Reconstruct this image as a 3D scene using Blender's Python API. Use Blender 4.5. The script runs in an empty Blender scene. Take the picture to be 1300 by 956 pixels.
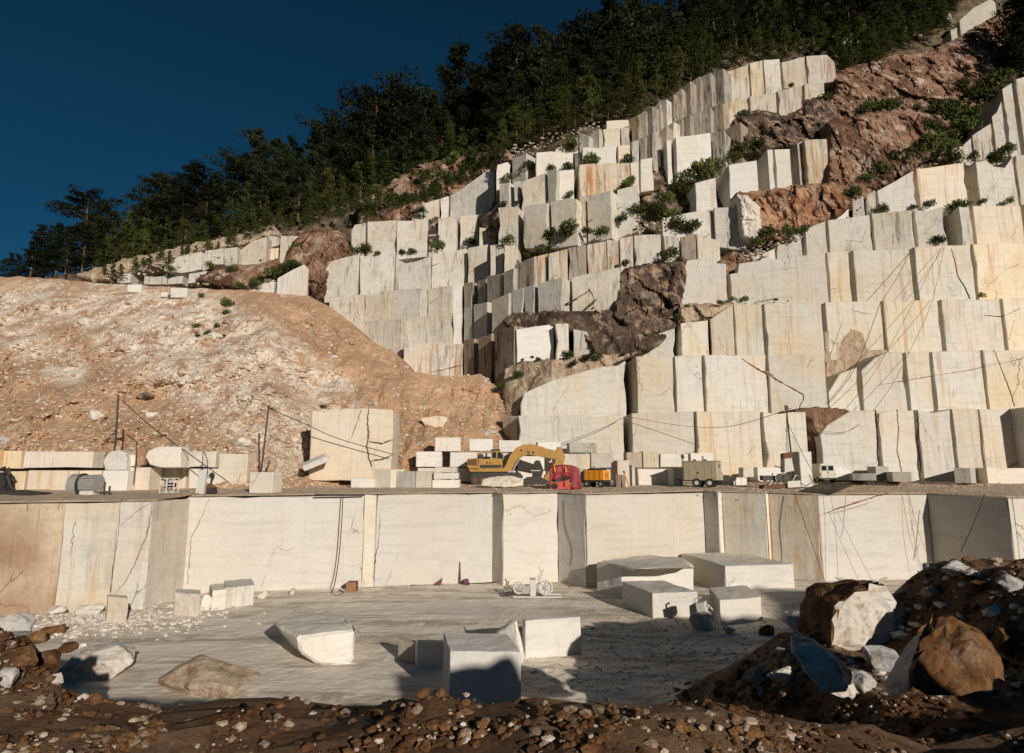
import bpy, bmesh, math, random
from mathutils import Vector, Matrix, noise
import numpy as np
random.seed(7)
S = bpy.context.scene
COL = S.collection
# ------------------------------------------------------------------ camera, sky, sun
F, TP = 780.0, 119/780.0
P = math.atan(TP); CP, SP = math.cos(P), math.sin(P)
CZ = 9.0
cam = bpy.data.cameras.new("camera"); co = bpy.data.objects.new("camera", cam); COL.objects.link(co)
co.location = (0, 0, CZ); co.rotation_euler = (math.pi/2 + P, 0, 0)
cam.sensor_width = 36; cam.lens = 36*F/1300; cam.clip_end = 8000; cam.clip_start = .1
S.camera = co
AZ, EL = math.radians(28), math.radians(17)
SUN = Vector((math.sin(AZ)*math.cos(EL), -math.cos(AZ)*math.cos(EL), math.sin(EL)))
w = bpy.data.worlds.new("World"); S.world = w; w.use_nodes = True
nt = w.node_tree
sky = nt.nodes.new('ShaderNodeTexSky'); sky.sky_type = 'NISHITA'; sky.sun_disc = False
sky.sun_elevation = EL; sky.sun_rotation = math.pi - AZ
sky.altitude = 1800; sky.air_density = .75; sky.dust_density = .1; sky.ozone_density = 5
bg = nt.nodes['Background']; tint = nt.nodes.new('ShaderNodeMix'); tint.data_type = 'RGBA'; tint.blend_type = 'MULTIPLY'; tint.inputs[0].default_value = 1; tint.inputs[7].default_value = (.18, .60, .54, 1)
nt.links.new(sky.outputs[0], tint.inputs[6]); nt.links.new(tint.outputs[2], bg.inputs[0]); bg.inputs[1].default_value = .05
sl = bpy.data.lights.new("sun", 'SUN'); sl.energy = 4.2; sl.angle = math.radians(.5); sl.color = (1, .905, .80)
so = bpy.data.objects.new("sun", sl); COL.objects.link(so); so.rotation_euler = SUN.to_track_quat('Z', 'Y').to_euler()
so.location = (60, -100, 90)
S.view_settings.view_transform = 'Standard'; S.view_settings.look = 'None'
S.view_settings.exposure = 0; S.view_settings.gamma = 1
# ------------------------------------------------------------------ measuring
def rr(py):
    cy = (478-py)/F
    return (SP+cy*CP)/(CP-cy*SP)
def ray(px, py):
    cy = (478-py)/F; yf = CP-cy*SP
    return Vector(((px-650)/F/yf, 1, (SP+cy*CP)/yf))
def pt(px, py, Y): return Vector((0, 0, CZ)) + ray(px, py)*Y
def onz(px, py, z): return pt(px, py, (z-CZ)/rr(py))
def lerp_line(L, x):
    if x <= L[0][0]: return L[0][1]
    for a, b in zip(L, L[1:]):
        if x <= b[0]: return a[1]+(b[1]-a[1])*(x-a[0])/(b[0]-a[0])
    return L[-1][1]
ZT = 7.21
def TG(Y): return ZT + .02*(Y-50)
def onterr(px, py):
    Y = (CZ-ZT+1.0)/(.02-rr(py)); return pt(px, py, Y)
Y0L = [(300, 92), (600, 90), (640, 80), (700, 75), (800, 74)]
MS = .55
def slopeY(px, py): return (lerp_line(Y0L, px)+MS*(CZ-7.7))/(1-MS*rr(py))
EDGE = [(-500, 440), (0, 372), (150, 352), (250, 322), (340, 300), (450, 270), (540, 252), (640, 197), (740, 162), (800, 150), (920, 85), (1060, 65), (1200, 5), (1300, -15), (1800, -100)]
RIDGE = [(-500, 425), (-200, 385), (0, 362), (100, 345), (200, 315), (300, 278), (400, 235), (500, 190), (600, 140), (700, 95), (800, 50), (900, -10), (1000, -70), (1300, -150), (1800, -250)]
def hillY(px, py, off=0):
    e = lerp_line(EDGE, px)
    if py >= e: return slopeY(px, py)+off
    ye = slopeY(px, e); ze = CZ+ye*rr(e)
    return (ye+.7*(CZ-ze))/(1-.7*rr(py))+off
def fbm(v, o=4): return noise.fractal(v, 1.0, 2.0, o)
# ------------------------------------------------------------------ object helpers
def link(o, parent=None):
    COL.objects.link(o)
    if parent is not None:
        o.parent = parent
    return o
def setp(o, label=None, cat=None, group=None, kind=None):
    for k, v in (('label', label), ('category', cat), ('group', group), ('kind', kind)):
        if v: o[k] = v
    return o
def empty(name, loc, rz=0, **kw):
    o = bpy.data.objects.new(name, None); o.empty_display_size = .3
    o.location = loc; o.rotation_euler = (0, 0, rz); link(o); return setp(o, **kw)
def pmesh(name, V, Fc, mat, parent=None, smooth=False, loc=None):
    me = bpy.data.meshes.new(name); me.from_pydata([tuple(v) for v in V], [], [tuple(f) for f in Fc])
    me.materials.append(mat)
    if smooth: me.polygons.foreach_set('use_smooth', [True]*len(me.polygons))
    me.update()
    o = bpy.data.objects.new(name, me)
    if loc is not None: o.location = loc
    return link(o, parent)
class MB:
    """collects solids; build() links them as one mesh object"""
    def __init__(s): s.v = []; s.f = []
    def add(s, V, Fc):
        n = len(s.v); s.v += [Vector(v) for v in V]; s.f += [tuple(i+n for i in f) for f in Fc]; return s
    def box(s, c, d, rot=(0, 0, 0), taper=1.0):
        M = Matrix.Rotation(rot[2], 4, 'Z') @ Matrix.Rotation(rot[1], 4, 'Y') @ Matrix.Rotation(rot[0], 4, 'X')
        b = min(d)*.08; V = []
        for z, t in ((-1, 1), (1, taper)):
            for x, y in ((-1, -1), (1, -1), (1, 1), (-1, 1)):
                hx, hy = d[0]/2*t, d[1]/2*t
                V += [(x*(hx-b), y*hy, z*d[2]/2), (x*hx, y*(hy-b), z*d[2]/2)]
        V = [M @ Vector(v) + Vector(c) for v in V]
        lo = [0, 1, 3, 2, 4, 5, 7, 6]; order = []
        # order the eight points of each level anticlockwise
        def ring(o): return [o+1, o+0, o+2, o+3, o+5, o+4, o+6, o+7]
        r0, r1 = ring(0), ring(8)
        Fc = [tuple(reversed(r0)), tuple(r1)] + [(r0[i], r0[(i+1) % 8], r1[(i+1) % 8], r1[i]) for i in range(8)]
        return s.add(V, Fc)
    def tube(s, pts, r, n=8, r2=None):
        pts = [Vector(p) for p in pts]; m = len(pts); V = []; Fc = []
        for i, p in enumerate(pts):
            d = (pts[min(i+1, m-1)]-pts[max(i-1, 0)]).normalized()
            a = d.orthogonal().normalized() if i == 0 else (a-d*a.dot(d)).normalized()
            b = d.cross(a); rad = r if r2 is None else r+(r2-r)*i/(m-1)
            for k in range(n):
                t = 2*math.pi*k/n; V.append(p+(a*math.cos(t)+b*math.sin(t))*rad)
        for i in range(m-1):
            for k in range(n): Fc.append((i*n+k, i*n+(k+1) % n, (i+1)*n+(k+1) % n, (i+1)*n+k))
        Fc += [tuple(reversed(range(n))), tuple(range((m-1)*n, m*n))]
        return s.add(V, Fc)
    def prism(s, poly, y0, y1):
        """poly in x,z extruded along y"""
        n = len(poly); V = [(x, y0, z) for x, z in poly]+[(x, y1, z) for x, z in poly]
        Fc = [tuple(range(n)), tuple(reversed(range(n, 2*n)))]+[(i, i+n, (i+1) % n+n, (i+1) % n) for i in range(n)]
        return s.add(V, Fc)
    def disc(s, c, r, th, axis='Y', n=20):
        c = Vector(c); d = {'X': Vector((1, 0, 0)), 'Y': Vector((0, 1, 0)), 'Z': Vector((0, 0, 1))}[axis]
        return s.tube([c-d*th/2, c+d*th/2], r, n)
    def build(s, name, mat, parent=None, loc=None, smooth=False):
        return pmesh(name, s.v, s.f, mat, parent, smooth, loc)
# ------------------------------------------------------------------ materials
class N:
    def __init__(s, name):
        s.m = bpy.data.materials.new(name); s.m.use_nodes = True; s.t = s.m.node_tree
        s.b = s.t.nodes['Principled BSDF']; s.L = s.t.links.new
    def n(s, t, **k):
        x = s.t.nodes.new('ShaderNode'+t)
        for a, b in k.items(): setattr(x, a, b)
        return x
    def put(s, sock, v):
        if isinstance(v, bpy.types.NodeSocket): s.L(v, sock)
        elif isinstance(v, (tuple, list)) and len(v) == 3 and len(sock.default_value) == 4: sock.default_value = (*v, 1)
        else: sock.default_value = v
    def math(s, op, a, b=0.0, clamp=False):
        x = s.n('Math', operation=op, use_clamp=clamp); s.put(x.inputs[0], a); s.put(x.inputs[1], b); return x.outputs[0]
    def pos(s, scale=(1, 1, 1), rnd=0.0, off=(0, 0, 0), rot=(0, 0, 0)):
        g = s.n('NewGeometry').outputs['Position']
        if rnd:
            oi = s.n('ObjectInfo').outputs['Random']; c = s.n('CombineXYZ')
            for i in range(3): s.put(c.inputs[i], s.math('MULTIPLY', oi, rnd*(1+.7*i)))
            a = s.n('VectorMath', operation='ADD'); s.L(g, a.inputs[0]); s.L(c.outputs[0], a.inputs[1]); g = a.outputs[0]
        m = s.n('Mapping'); s.L(g, m.inputs[0]); m.inputs['Scale'].default_value = scale
        m.inputs['Location'].default_value = off; m.inputs['Rotation'].default_value = rot
        return m.outputs[0]
    def noise(s, vec, scale=1, detail=5, rough=.55, dist=0):
        x = s.n('TexNoise'); s.L(vec, x.inputs['Vector']); x.inputs['Scale'].default_value = scale
        x.inputs['Detail'].default_value = detail; x.inputs['Roughness'].default_value = rough; x.inputs['Distortion'].default_value = dist
        return x.outputs[0]
    def vor(s, vec, scale=1, feature='DISTANCE_TO_EDGE', out='Distance'):
        x = s.n('TexVoronoi', feature=feature); s.L(vec, x.inputs['Vector']); x.inputs['Scale'].default_value = scale
        return x.outputs[out]
    def ramp(s, v, a, b, lo=0.0, hi=1.0):
        x = s.n('MapRange'); x.interpolation_type = 'SMOOTHSTEP'
        for i, q in enumerate((v, a, b, lo, hi)): s.put(x.inputs[i], q)
        return x.outputs[0]
    def mix(s, f, a, b, mode='MIX'):
        x = s.n('Mix', data_type='RGBA', blend_type=mode); s.put(x.inputs[0], f); s.put(x.inputs[6], a); s.put(x.inputs[7], b)
        return x.outputs[2]
    def bump(s, h, strength=.5, dist=.1, prev=None):
        x = s.n('Bump'); s.L(h, x.inputs['Height']); x.inputs['Strength'].default_value = strength; x.inputs['Distance'].default_value = dist
        if prev is not None: s.L(prev, x.inputs['Normal'])
        return x.outputs[0]
    def done(s, col, rough=.8, nrm=None, spec=.25, metal=0):
        s.put(s.b.inputs['Base Color'], col); s.put(s.b.inputs['Roughness'], rough)
        s.b.inputs['Specular IOR Level'].default_value = spec; s.b.inputs['Metallic'].default_value = metal
        if nrm is not None: s.L(nrm, s.b.inputs['Normal'])
        return s.m
def marble(name, base, warm, st=.4, dark=.3, crack=.5, stain=(.50, .24, .07), darkc=(.09, .075, .06), grey=.25, bumpy=.35, tint=.12, rndo=37, cov=0.0):
    q = N(name); p = q.pos(rnd=rndo)
    big = q.noise(p, .13, 4); c = q.mix(q.ramp(big, .38, .66), base, warm)
    med = q.noise(p, .9, 6, .6); c = q.mix(q.math('MULTIPLY', q.ramp(med, .45, .75), grey), c, tuple(x*.62 for x in base))
    # faint saw lines and veins lying nearly level
    ve = q.noise(q.pos((.22, .22, 2.4), rndo, rot=(0, .12, 0)), 1, 7, .62, .6)
    c = q.mix(q.math('MULTIPLY', q.ramp(ve, .50, .64), .3), c, tuple(x*.66 for x in base))
    # rust running down
    m1 = q.ramp(q.noise(q.pos((.1, .1, .06), rndo, (9, 3, 5)), 1, 2), .44-cov, .62-cov)
    s1 = q.ramp(q.noise(q.pos((1.7, 1.7, .08), rndo, (3, 7, 1)), 1, 7, .62, .5), .53-cov*.3, .68-cov*.3)
    c = q.mix(q.math('MULTIPLY', q.math('MULTIPLY', m1, s1), st), c, stain)
    m2 = q.ramp(q.noise(q.pos((.16, .16, .08), rndo, (2, 13, 8)), 1.6, 3), .46-cov, .60-cov)
    s2 = q.ramp(q.noise(q.pos((1.9, 1.9, .2), rndo, (13, 2, 4)), 1, 8, .70, .7), .52-cov*.3, .64-cov*.3)
    c = q.mix(q.math('MULTIPLY', q.math('MULTIPLY', m2, s2), dark), c, darkc)
    mo = q.ramp(q.noise(q.pos((.5, .5, .35), rndo, (31, 2, 9)), 1, 9, .74, .4), .50, .70)
    c = q.mix(q.math('MULTIPLY', mo, dark*.7), c, tuple(x*.45 for x in base))
    # natural cracks
    wv = q.noise(p, .5, 4); cmb = q.n('VectorMath', operation='ADD'); q.L(q.pos((1, 1, .6), rndo, rot=(.2, .5, 0)), cmb.inputs[0])
    cc = q.n('CombineXYZ'); q.put(cc.inputs[0], q.math('MULTIPLY', wv, 3)); q.put(cc.inputs[2], q.math('MULTIPLY', wv, 2)); q.L(cc.outputs[0], cmb.inputs[1])
    vd = q.vor(cmb.outputs[0], .16); cm = q.math('MULTIPLY', q.math('SUBTRACT', 1, q.ramp(vd, .0, .006)), q.ramp(q.noise(p, .2, 2, .5), .55, .6))
    c = q.mix(q.math('MULTIPLY', cm, crack), c, (.16, .08, .035))
    fine = q.noise(p, 5, 6, .65); c = q.mix(q.ramp(fine, .3, .75, .0, tint), c, (.2, .17, .13))
    oi = q.n('ObjectInfo').outputs['Random']; hs = q.n('HueSaturation'); q.L(c, hs.inputs['Color'])
    q.put(hs.inputs['Value'], q.ramp(oi, 0, 1, .9, 1.06)); q.put(hs.inputs['Saturation'], q.ramp(q.math('FRACT', q.math('MULTIPLY', oi, 7.3)), 0, 1, .8, 1.15))
    drill = q.noise(q.pos((5, 5, .03), rndo), 1, 3, .5)
    b = q.bump(q.noise(p, 1.1, 8, .62), bumpy, .25); b = q.bump(drill, .12, .1, b); b = q.bump(cm, .6, -.15, b)
    return q.done(hs.outputs[0], .8, b, .2)
def rock(name, cols, s=.4, bumpy=.9, white=0, streak=.3, bd=.35):
    q = N(name); p = q.pos()
    a = q.noise(p, s, 8, .62, .4); b_ = q.noise(q.pos(off=(5, 9, 2)), s*2.7, 7, .65)
    c = q.mix(q.ramp(a, .42, .57), cols[0], cols[1]); c = q.mix(q.ramp(b_, .50, .64), c, cols[2])
    sn = q.noise(q.pos((2, 2, .2)), .7, 6, .6); c = q.mix(q.math('MULTIPLY', q.ramp(sn, .5, .66), streak), c, (.05, .035, .025))
    if white: c = q.mix(q.math('MULTIPLY', q.ramp(q.noise(q.pos(off=(1, 2, 33)), s*1.8, 7, .7), .55, .63), white), c, (.62, .56, .47))
    v = q.vor(q.pos((1, 1, .7)), s*2.2, 'F1')
    b = q.bump(q.noise(p, s*3, 10, .68), bumpy, bd); b = q.bump(v, bumpy*.6, bd, b); b = q.bump(q.noise(p, s*16, 6, .7), .6, bd*.25, b)
    return q.done(c, .9, b, .12)
def plain(name, c, rough=.6, var=.25, dirt=(.2, .15, .1), dirta=.3, metal=0, s=2.0, spec=.4):
    q = N(name); p = q.pos(); a = q.noise(p, s*1.5, 7, .65)
    col = q.mix(q.ramp(a, .35, .7, 0, var), c, tuple(x*.5 for x in c))
    col = q.mix(q.math('MULTIPLY', q.ramp(q.noise(q.pos(off=(4, 4, 4)), s*3, 8, .7), .5, .7), dirta), col, dirt)
    return q.done(col, rough, q.bump(a, .15, .05), spec, metal)
WHT = (.70, .655, .575); WRM = (.68, .575, .42)
M = {}
M['fresh'] = marble('marble fresh cut', (.665, .63, .57), (.65, .59, .49), .18, .06, .55, bumpy=.22, grey=.15)
M['cream'] = marble('marble cream', (.65, .62, .55), (.66, .56, .41), .5, .22, .6, bumpy=.35, cov=.05)
M['block'] = marble('marble block', (.72, .69, .63), (.70, .64, .54), .12, .08, .25, bumpy=.35, grey=.15)
M['weath'] = marble('marble weathered', (.63, .60, .53), (.60, .53, .42), .35, .6, .6, bumpy=.45, grey=.45, cov=.03, tint=.15)
M['grey'] = marble('marble grey and shade toned', (.50, .48, .43), (.48, .43, .35), .35, .6, .6, bumpy=.35, grey=.5)  # grey stone, and darker marble painting shade on faces turned from the sun
M['rust'] = marble('marble rust streaked', (.62, .58, .50), (.60, .48, .33), 1.0, .55, .5, bumpy=.4, cov=.10, tint=.2, stain=(.40, .20, .09))
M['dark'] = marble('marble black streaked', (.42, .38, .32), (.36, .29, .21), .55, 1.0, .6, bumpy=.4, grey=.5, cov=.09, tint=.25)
M['ochre'] = marble('marble ochre stained', (.78, .69, .55), (.76, .61, .42), .7, .15, .5, cov=.05, bumpy=.35)
M['brownwall'] = marble('marble brown weathered', (.60, .50, .38), (.30, .185, .125), .3, .3, .5, bumpy=.6, grey=.4, tint=.3, stain=(.35, .18, .09))
M['rock'] = rock('brown rock', [(.10, .052, .03), (.25, .145, .09), (.42, .31, .23)], .13, .9, .2, streak=.7, bd=.4)
M['rockred'] = rock('reddish rock', [(.22, .09, .045), (.44, .26, .16), (.10, .06, .04)], .18, .9, .25, streak=.6, bd=.4)
M['rockdark'] = rock('dark rock', [(.055, .038, .03), (.12, .082, .058), (.38, .26, .17)], .2, .9, .2, streak=.7, bd=.4)
M['rocktan'] = rock('tan rock', [(.42, .31, .21), (.53, .42, .30), (.32, .22, .14)], .5, .8, .3)
M['soilrock'] = rock('rusty earth rock', [(.12, .055, .022), (.23, .12, .05), (.07, .04, .02)], .9, .9, .12, .15, .12)
M['whiterock'] = rock('broken white marble', [(.60, .55, .47), (.68, .64, .57), (.42, .33, .24)], .8, .7, .3, .2, .12)
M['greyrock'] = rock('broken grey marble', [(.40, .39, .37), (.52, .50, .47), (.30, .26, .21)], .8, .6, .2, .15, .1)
M['tanrubble'] = rock('tan rubble', [(.50, .38, .27), (.60, .50, .39), (.38, .26, .17)], 1.2, .6, .3, .05, .1)
M['iron'] = plain('dark iron', (.05, .045, .04), .6, .4, (.12, .07, .04), .4, .3)
M['rustiron'] = plain('rusty iron', (.16, .07, .035), .8, .5, (.05, .03, .02), .5)
M['cable'] = plain('black cable', (.035, .03, .028), .7)
M['greycable'] = plain('dusty cable', (.22, .18, .14), .8)
M['yellow'] = plain('digger yellow paint', (.46, .25, .045), .6, .5, (.22, .15, .09), .75, s=1.3)
M['orange'] = plain('generator orange paint', (.78, .30, .015), .4, .2, (.2, .1, .05), .3)
M['khaki'] = plain('khaki paint', (.40, .35, .22), .55, .3, (.25, .2, .13), .4)
M['redtarp'] = plain('red tarpaulin', (.26, .02, .025), .55, .5, (.35, .2, .16), .3)
M['redpaint'] = plain('red paint', (.55, .07, .03), .5, .3)
M['vanwhite'] = plain('van cream paint', (.58, .57, .46), .4, .2, (.3, .25, .18), .3)
M['machinewhite'] = plain('dusty white paint', (.60, .58, .53), .6, .3, (.35, .3, .24), .5)
M['glass'] = plain('dark glass', (.02, .03, .03), .08, .1, (.1, .1, .1), .1, spec=.6)
M['tyre'] = plain('tyre rubber', (.025, .023, .02), .85, .3, (.2, .16, .12), .35)
M['tank'] = plain('galvanised tank', (.42, .41, .39), .45, .3, (.25, .2, .15), .4, .3)
M['wood'] = plain('grey wood', (.22, .17, .12), .85, .4)
M['purple'] = plain('purple plastic', (.14, .04, .06), .5)
def foliage(name, a, b_):
    q = N(name); oi = q.n('ObjectInfo').outputs['Random']
    c = q.mix(q.ramp(q.noise(q.pos(), .7, 4, .7), .35, .65), a, b_)
    hs = q.n('HueSaturation'); q.L(c, hs.inputs['Color']); q.put(hs.inputs['Value'], q.ramp(oi, 0, 1, .55, 1.55)); q.put(hs.inputs['Hue'], q.ramp(q.math('FRACT', q.math('MULTIPLY', oi, 5.7)), 0, 1, .48, .515))
    return q.done(hs.outputs[0], .85, None, .08)
M['pine'] = foliage('dark pine needles', (.010, .014, .006), (.024, .031, .011))
M['young'] = foliage('young pine needles', (.036, .046, .011), (.078, .090, .022))
M['bush'] = foliage('bush leaves', (.042, .055, .015), (.085, .10, .028))
M['bark'] = rock('pine bark', [(.12, .08, .055), (.20, .14, .10), (.07, .045, .03)], 2, .8)
M['dead'] = plain('dead grey branches', (.20, .17, .14), .9)
def ground_mat(name, a, b_, c_, s=.3, wet=0, pale=False, bumpy=.6):
    q = N(name); p = q.pos()
    c = q.mix(q.ramp(q.noise(p, s, 6, .6, .5), .36, .64), a, b_)
    c = q.mix(q.math('MULTIPLY', q.ramp(q.noise(q.pos(off=(7, 7, 3)), s*5, 9, .72), .52, .66), .7), c, c_)
    rough = .9
    if wet:
        # smeared slurry tracks, drawn out sideways across the floor
        wv = q.noise(q.pos((.06, .42, 1), off=(3, 1, 0), rot=(0, 0, .16)), 1, 6, .6, 1.6)
        c = q.mix(q.ramp(wv, .46, .58, 0, .8), c, (.44, .37, .29)); c = q.mix(q.ramp(q.noise(q.pos(off=(50, 3, 0)), .55, 9, .7, .8), .47, .62, 0, .8), c, (.88, .80, .68))
        w2 = q.noise(q.pos((.10, .8, 1), off=(13, 8, 0), rot=(0, 0, -.12)), 1, 7, .65, 1.4)
        c = q.mix(q.ramp(w2, .53, .66, 0, .5), c, (.78, .72, .62))
        tr = q.noise(q.pos((.25, 3.2, 1), rot=(0, 0, .22)), 1, 4, .5, .6)
        c = q.mix(q.ramp(tr, .52, .62, 0, .3), c, (.42, .34, .25))
        pud = q.ramp(q.noise(q.pos((.05, .16, 1), off=(1, 5, 0)), 1, 3, .5, .5), .60, .66)
        c = q.mix(q.math('MULTIPLY', pud, .7), c, (.50, .47, .42)); rough = q.ramp(pud, 0, 1, .9, .3)
    if pale:
        at = q.n('Attribute'); at.attribute_name = 'pale'
        pm = q.math('MULTIPLY', at.outputs['Fac'], q.ramp(q.noise(q.pos(off=(2, 1, 1)), .35, 10, .72, .5), .40, .52))
        c = q.mix(q.math('MULTIPLY', pm, .85), c, (.74, .67, .57))
        c = q.mix(q.math('MULTIPLY', q.ramp(q.noise(q.pos(off=(2, 31, 1)), .2, 8, .72), .50, .62), .7), c, (.36, .215, .125))
        sp = q.vor(p, 1.5, 'F1'); c = q.mix(q.math('MULTIPLY', q.math('SUBTRACT', 1, q.ramp(sp, .12, .25)), .5), c, (.68, .58, .46))
        c = q.mix(q.ramp(q.noise(q.pos(), 3.5, 8, .8), .55, .68, 0, .55), c, (.30, .19, .11))
    b = q.bump(q.noise(p, s*4, 10, .7), bumpy, .3); b = q.bump(q.vor(p, 2.2, 'F1'), bumpy*.5, .12, b); b = q.bump(q.noise(p, 7, 6, .7), bumpy, .06, b)
    return q.done(c, rough, b, .2)
M['dirt'] = ground_mat('orange brown dirt', (.52, .335, .205), (.40, .25, .15), (.62, .46, .32), .12, pale=True, bumpy=.75)
M['terrace'] = ground_mat('terrace dirt', (.62, .48, .34), (.52, .40, .28), (.66, .58, .47), .3)
M['pit'] = ground_mat('pit floor slurry', (.80, .70, .57), (.87, .79, .67), (.68, .57, .44), .1, wet=1, bumpy=.4)
M['spoil'] = ground_mat('rusty spoil earth', (.17, .09, .045), (.27, .17, .10), (.10, .05, .022), .6, bumpy=.9)
M['forest'] = ground_mat('forest floor', (.12, .085, .05), (.20, .14, .09), (.05, .045, .02), .3, bumpy=.8)
# ------------------------------------------------------------------ rocks
_ico = {}
def ico(sub):
    if sub not in _ico:
        bm = bmesh.new(); bmesh.ops.create_icosphere(bm, subdivisions=sub, radius=1)
        bm.verts.ensure_lookup_table()
        _ico[sub] = (np.array([v.co[:] for v in bm.verts]), [tuple(v.index for v in f.verts) for f in bm.faces]); bm.free()
    return _ico[sub]
def rockverts(seed, sub=2, planes=9, rough=.06, flat=(1, 1, .75)):
    """an angular broken stone: a ball cut by random planes, then roughened"""
    rg = random.Random(seed); V, Fc = ico(sub); V = V.copy()*np.array([1., 1., 1.])
    for k in range(planes):
        n = Vector((rg.gauss(0, 1), rg.gauss(0, 1), rg.gauss(0, 1))).normalized(); d = rg.uniform(.5, .8)
        nn = np.array(n[:]); dd = V @ nn; m = dd > d; V[m] -= np.outer(dd[m]-d, nn)
    V *= np.array(flat)
    if rough:
        for i, v in enumerate(V):
            f = noise.fractal(Vector(v)*1.7+Vector((seed*1.3, 0, 0)), 1, 2, 3); V[i] *= 1+rough*f*2.2
    return V, Fc
def boulder(name, loc, size, mat, seed, rot=(0, 0, 0), sub=4, planes=10, rough=.07, parent=None, **kw):
    V, Fc = rockverts(seed, sub, planes, rough, (1, 1, 1))
    V = V*np.array(size)
    Mx = (Matrix.Rotation(rot[2], 3, 'Z') @ Matrix.Rotation(rot[1], 3, 'Y') @ Matrix.Rotation(rot[0], 3, 'X'))
    V = [Mx @ Vector(v) for v in V]
    o = pmesh(name, V, Fc, mat, parent, loc=loc); setp(o, **kw); return o
def scatter(name, spots, mat, seed=1, parent=None, protos=7, kind='stuff'):
    """spots: list of (x,y,z,size): joined loose stones nobody could count"""
    rg = random.Random(seed); pr = [rockverts(seed*50+i, 1, 6, 0.0) for i in range(protos)]
    VV = []; FF = []; n = 0
    for (x, y, z, s) in spots:
        V, Fc = pr[rg.randrange(protos)]; a = rg.uniform(0, 6.28); ca, sa = math.cos(a), math.sin(a)
        sc = np.array([rg.uniform(.7, 1.3), rg.uniform(.7, 1.3), rg.uniform(.55, 1)])*s
        W = V*sc; W = np.stack([W[:, 0]*ca-W[:, 1]*sa+x, W[:, 0]*sa+W[:, 1]*ca+y, W[:, 2]+z], 1)
        VV.append(W); FF.append(np.array(Fc)+n); n += len(V)
    if not VV: return None
    o = pmesh(name, np.concatenate(VV).tolist(), np.concatenate(FF).tolist(), mat, parent)
    if kind: o['kind'] = kind
    return o
# ------------------------------------------------------------------ blocks cut from the face
def face_ring(pts, u, w_, C0, zs, D, seed, chip=.1, bev=.09, step=1.6):
    rg = random.Random(seed)
    # pts: closed list of (s,z), clockwise from top-left seen from outside
    out = []
    n = len(pts)
    for i in range(n):
        a = pts[i]; b = pts[(i+1) % n]; L = math.hypot(b[0]-a[0], b[1]-a[1])
        k = max(1, min(10, int(L/step)))
        for j in range(k):
            t = j/k; x = a[0]+(b[0]-a[0])*t; z = a[1]+(b[1]-a[1])*t
            out.append([x, z])
    cx = sum(p[0] for p in out)/len(out); cz = sum(p[1] for p in out)/len(out)
    for p in out:
        g = rg.random()*chip*(3.2 if rg.random() < .1 else 1)
        d = math.hypot(cx-p[0], cz-p[1]) or 1; p[0] += (cx-p[0])/d*g; p[1] += (cz-p[1])/d*g
    inner = []
    for p in out:
        d = math.hypot(cx-p[0], cz-p[1]) or 1; b_ = min(bev*rg.uniform(.6, 1.5), d*.3)
        inner.append((p[0]+(cx-p[0])/d*b_, p[1]+(cz-p[1])/d*b_))
    def W(s, z, d): q = C0+u*s+w_*d; return (q.x, q.y, z)
    m = len(out)
    V = [W(s, z, rg.uniform(-.02, .02)) for s, z in inner]+[W(s, z, bev) for s, z in out]+[W(s, z, D) for s, z in out]
    Fc = [tuple(reversed(range(m)))]
    for i in range(m):
        j = (i+1) % m
        Fc += [(i, j, m+j, m+i), (m+i, m+j, 2*m+j, 2*m+i)]
    Fc.append(tuple(range(2*m, 3*m)))
    return V, Fc
_bs = [0]
def block(parent, x0, x1, yt0, yt1, yb0, yb1, rot=0, mat='cream', Y=None, dy=0, D=9, top=None, bot=None, ext=1.2, chip=.15, name='marble_block', bev=.09, kw=None, origin=None):
    _bs[0] += 1
    top = top or [(x0, yt0), (x1, yt1)]; bot = bot or [(x0, yb0), (x1, yb1)]
    xm = (x0+x1)/2
    if Y is None: Y = slopeY(min(xm, 1300), max(b[1] for b in bot))+dy
    a = math.radians(rot); u = Vector((math.cos(a), -math.sin(a), 0)); w_ = Vector((math.sin(a), math.cos(a), 0))
    r0 = ray(xm, lerp_line(bot, xm)); C0 = Vector((r0.x*Y, Y, 0))
    def s_of(px, py):
        d = ray(px, py); t = C0.dot(w_)/(d.x*w_.x+d.y*w_.y); X = Vector((d.x*t, d.y*t, 0)); return (X-C0).dot(u), CZ+d.z*t
    T = [s_of(*p) for p in top]
    B = []
    xs = [p[0] for p in bot]
    for (x, y) in bot:
        # true verticals: the s of a bottom corner is that of the top point above it
        f = (x-x0)/(x1-x0); s = T[0][0]+(T[-1][0]-T[0][0])*f if len(top) == 2 else s_of(x, lerp_line(top, x))[0]
        q = C0+u*s; B.append((s, CZ+rr(y)*q.y-ext))
    pts = T+list(reversed(B))
    V, Fc = face_ring(pts, u, w_, C0, None, D, _bs[0]*7+3, chip, bev)
    if origin is not None: V = [tuple(Vector(v)-Vector(origin)) for v in V]
    o = pmesh(name, V, Fc, M[mat] if isinstance(mat, str) else mat, parent)
    if origin is not None: o.location = origin
    if kw: setp(o, **kw)
    return o
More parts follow.
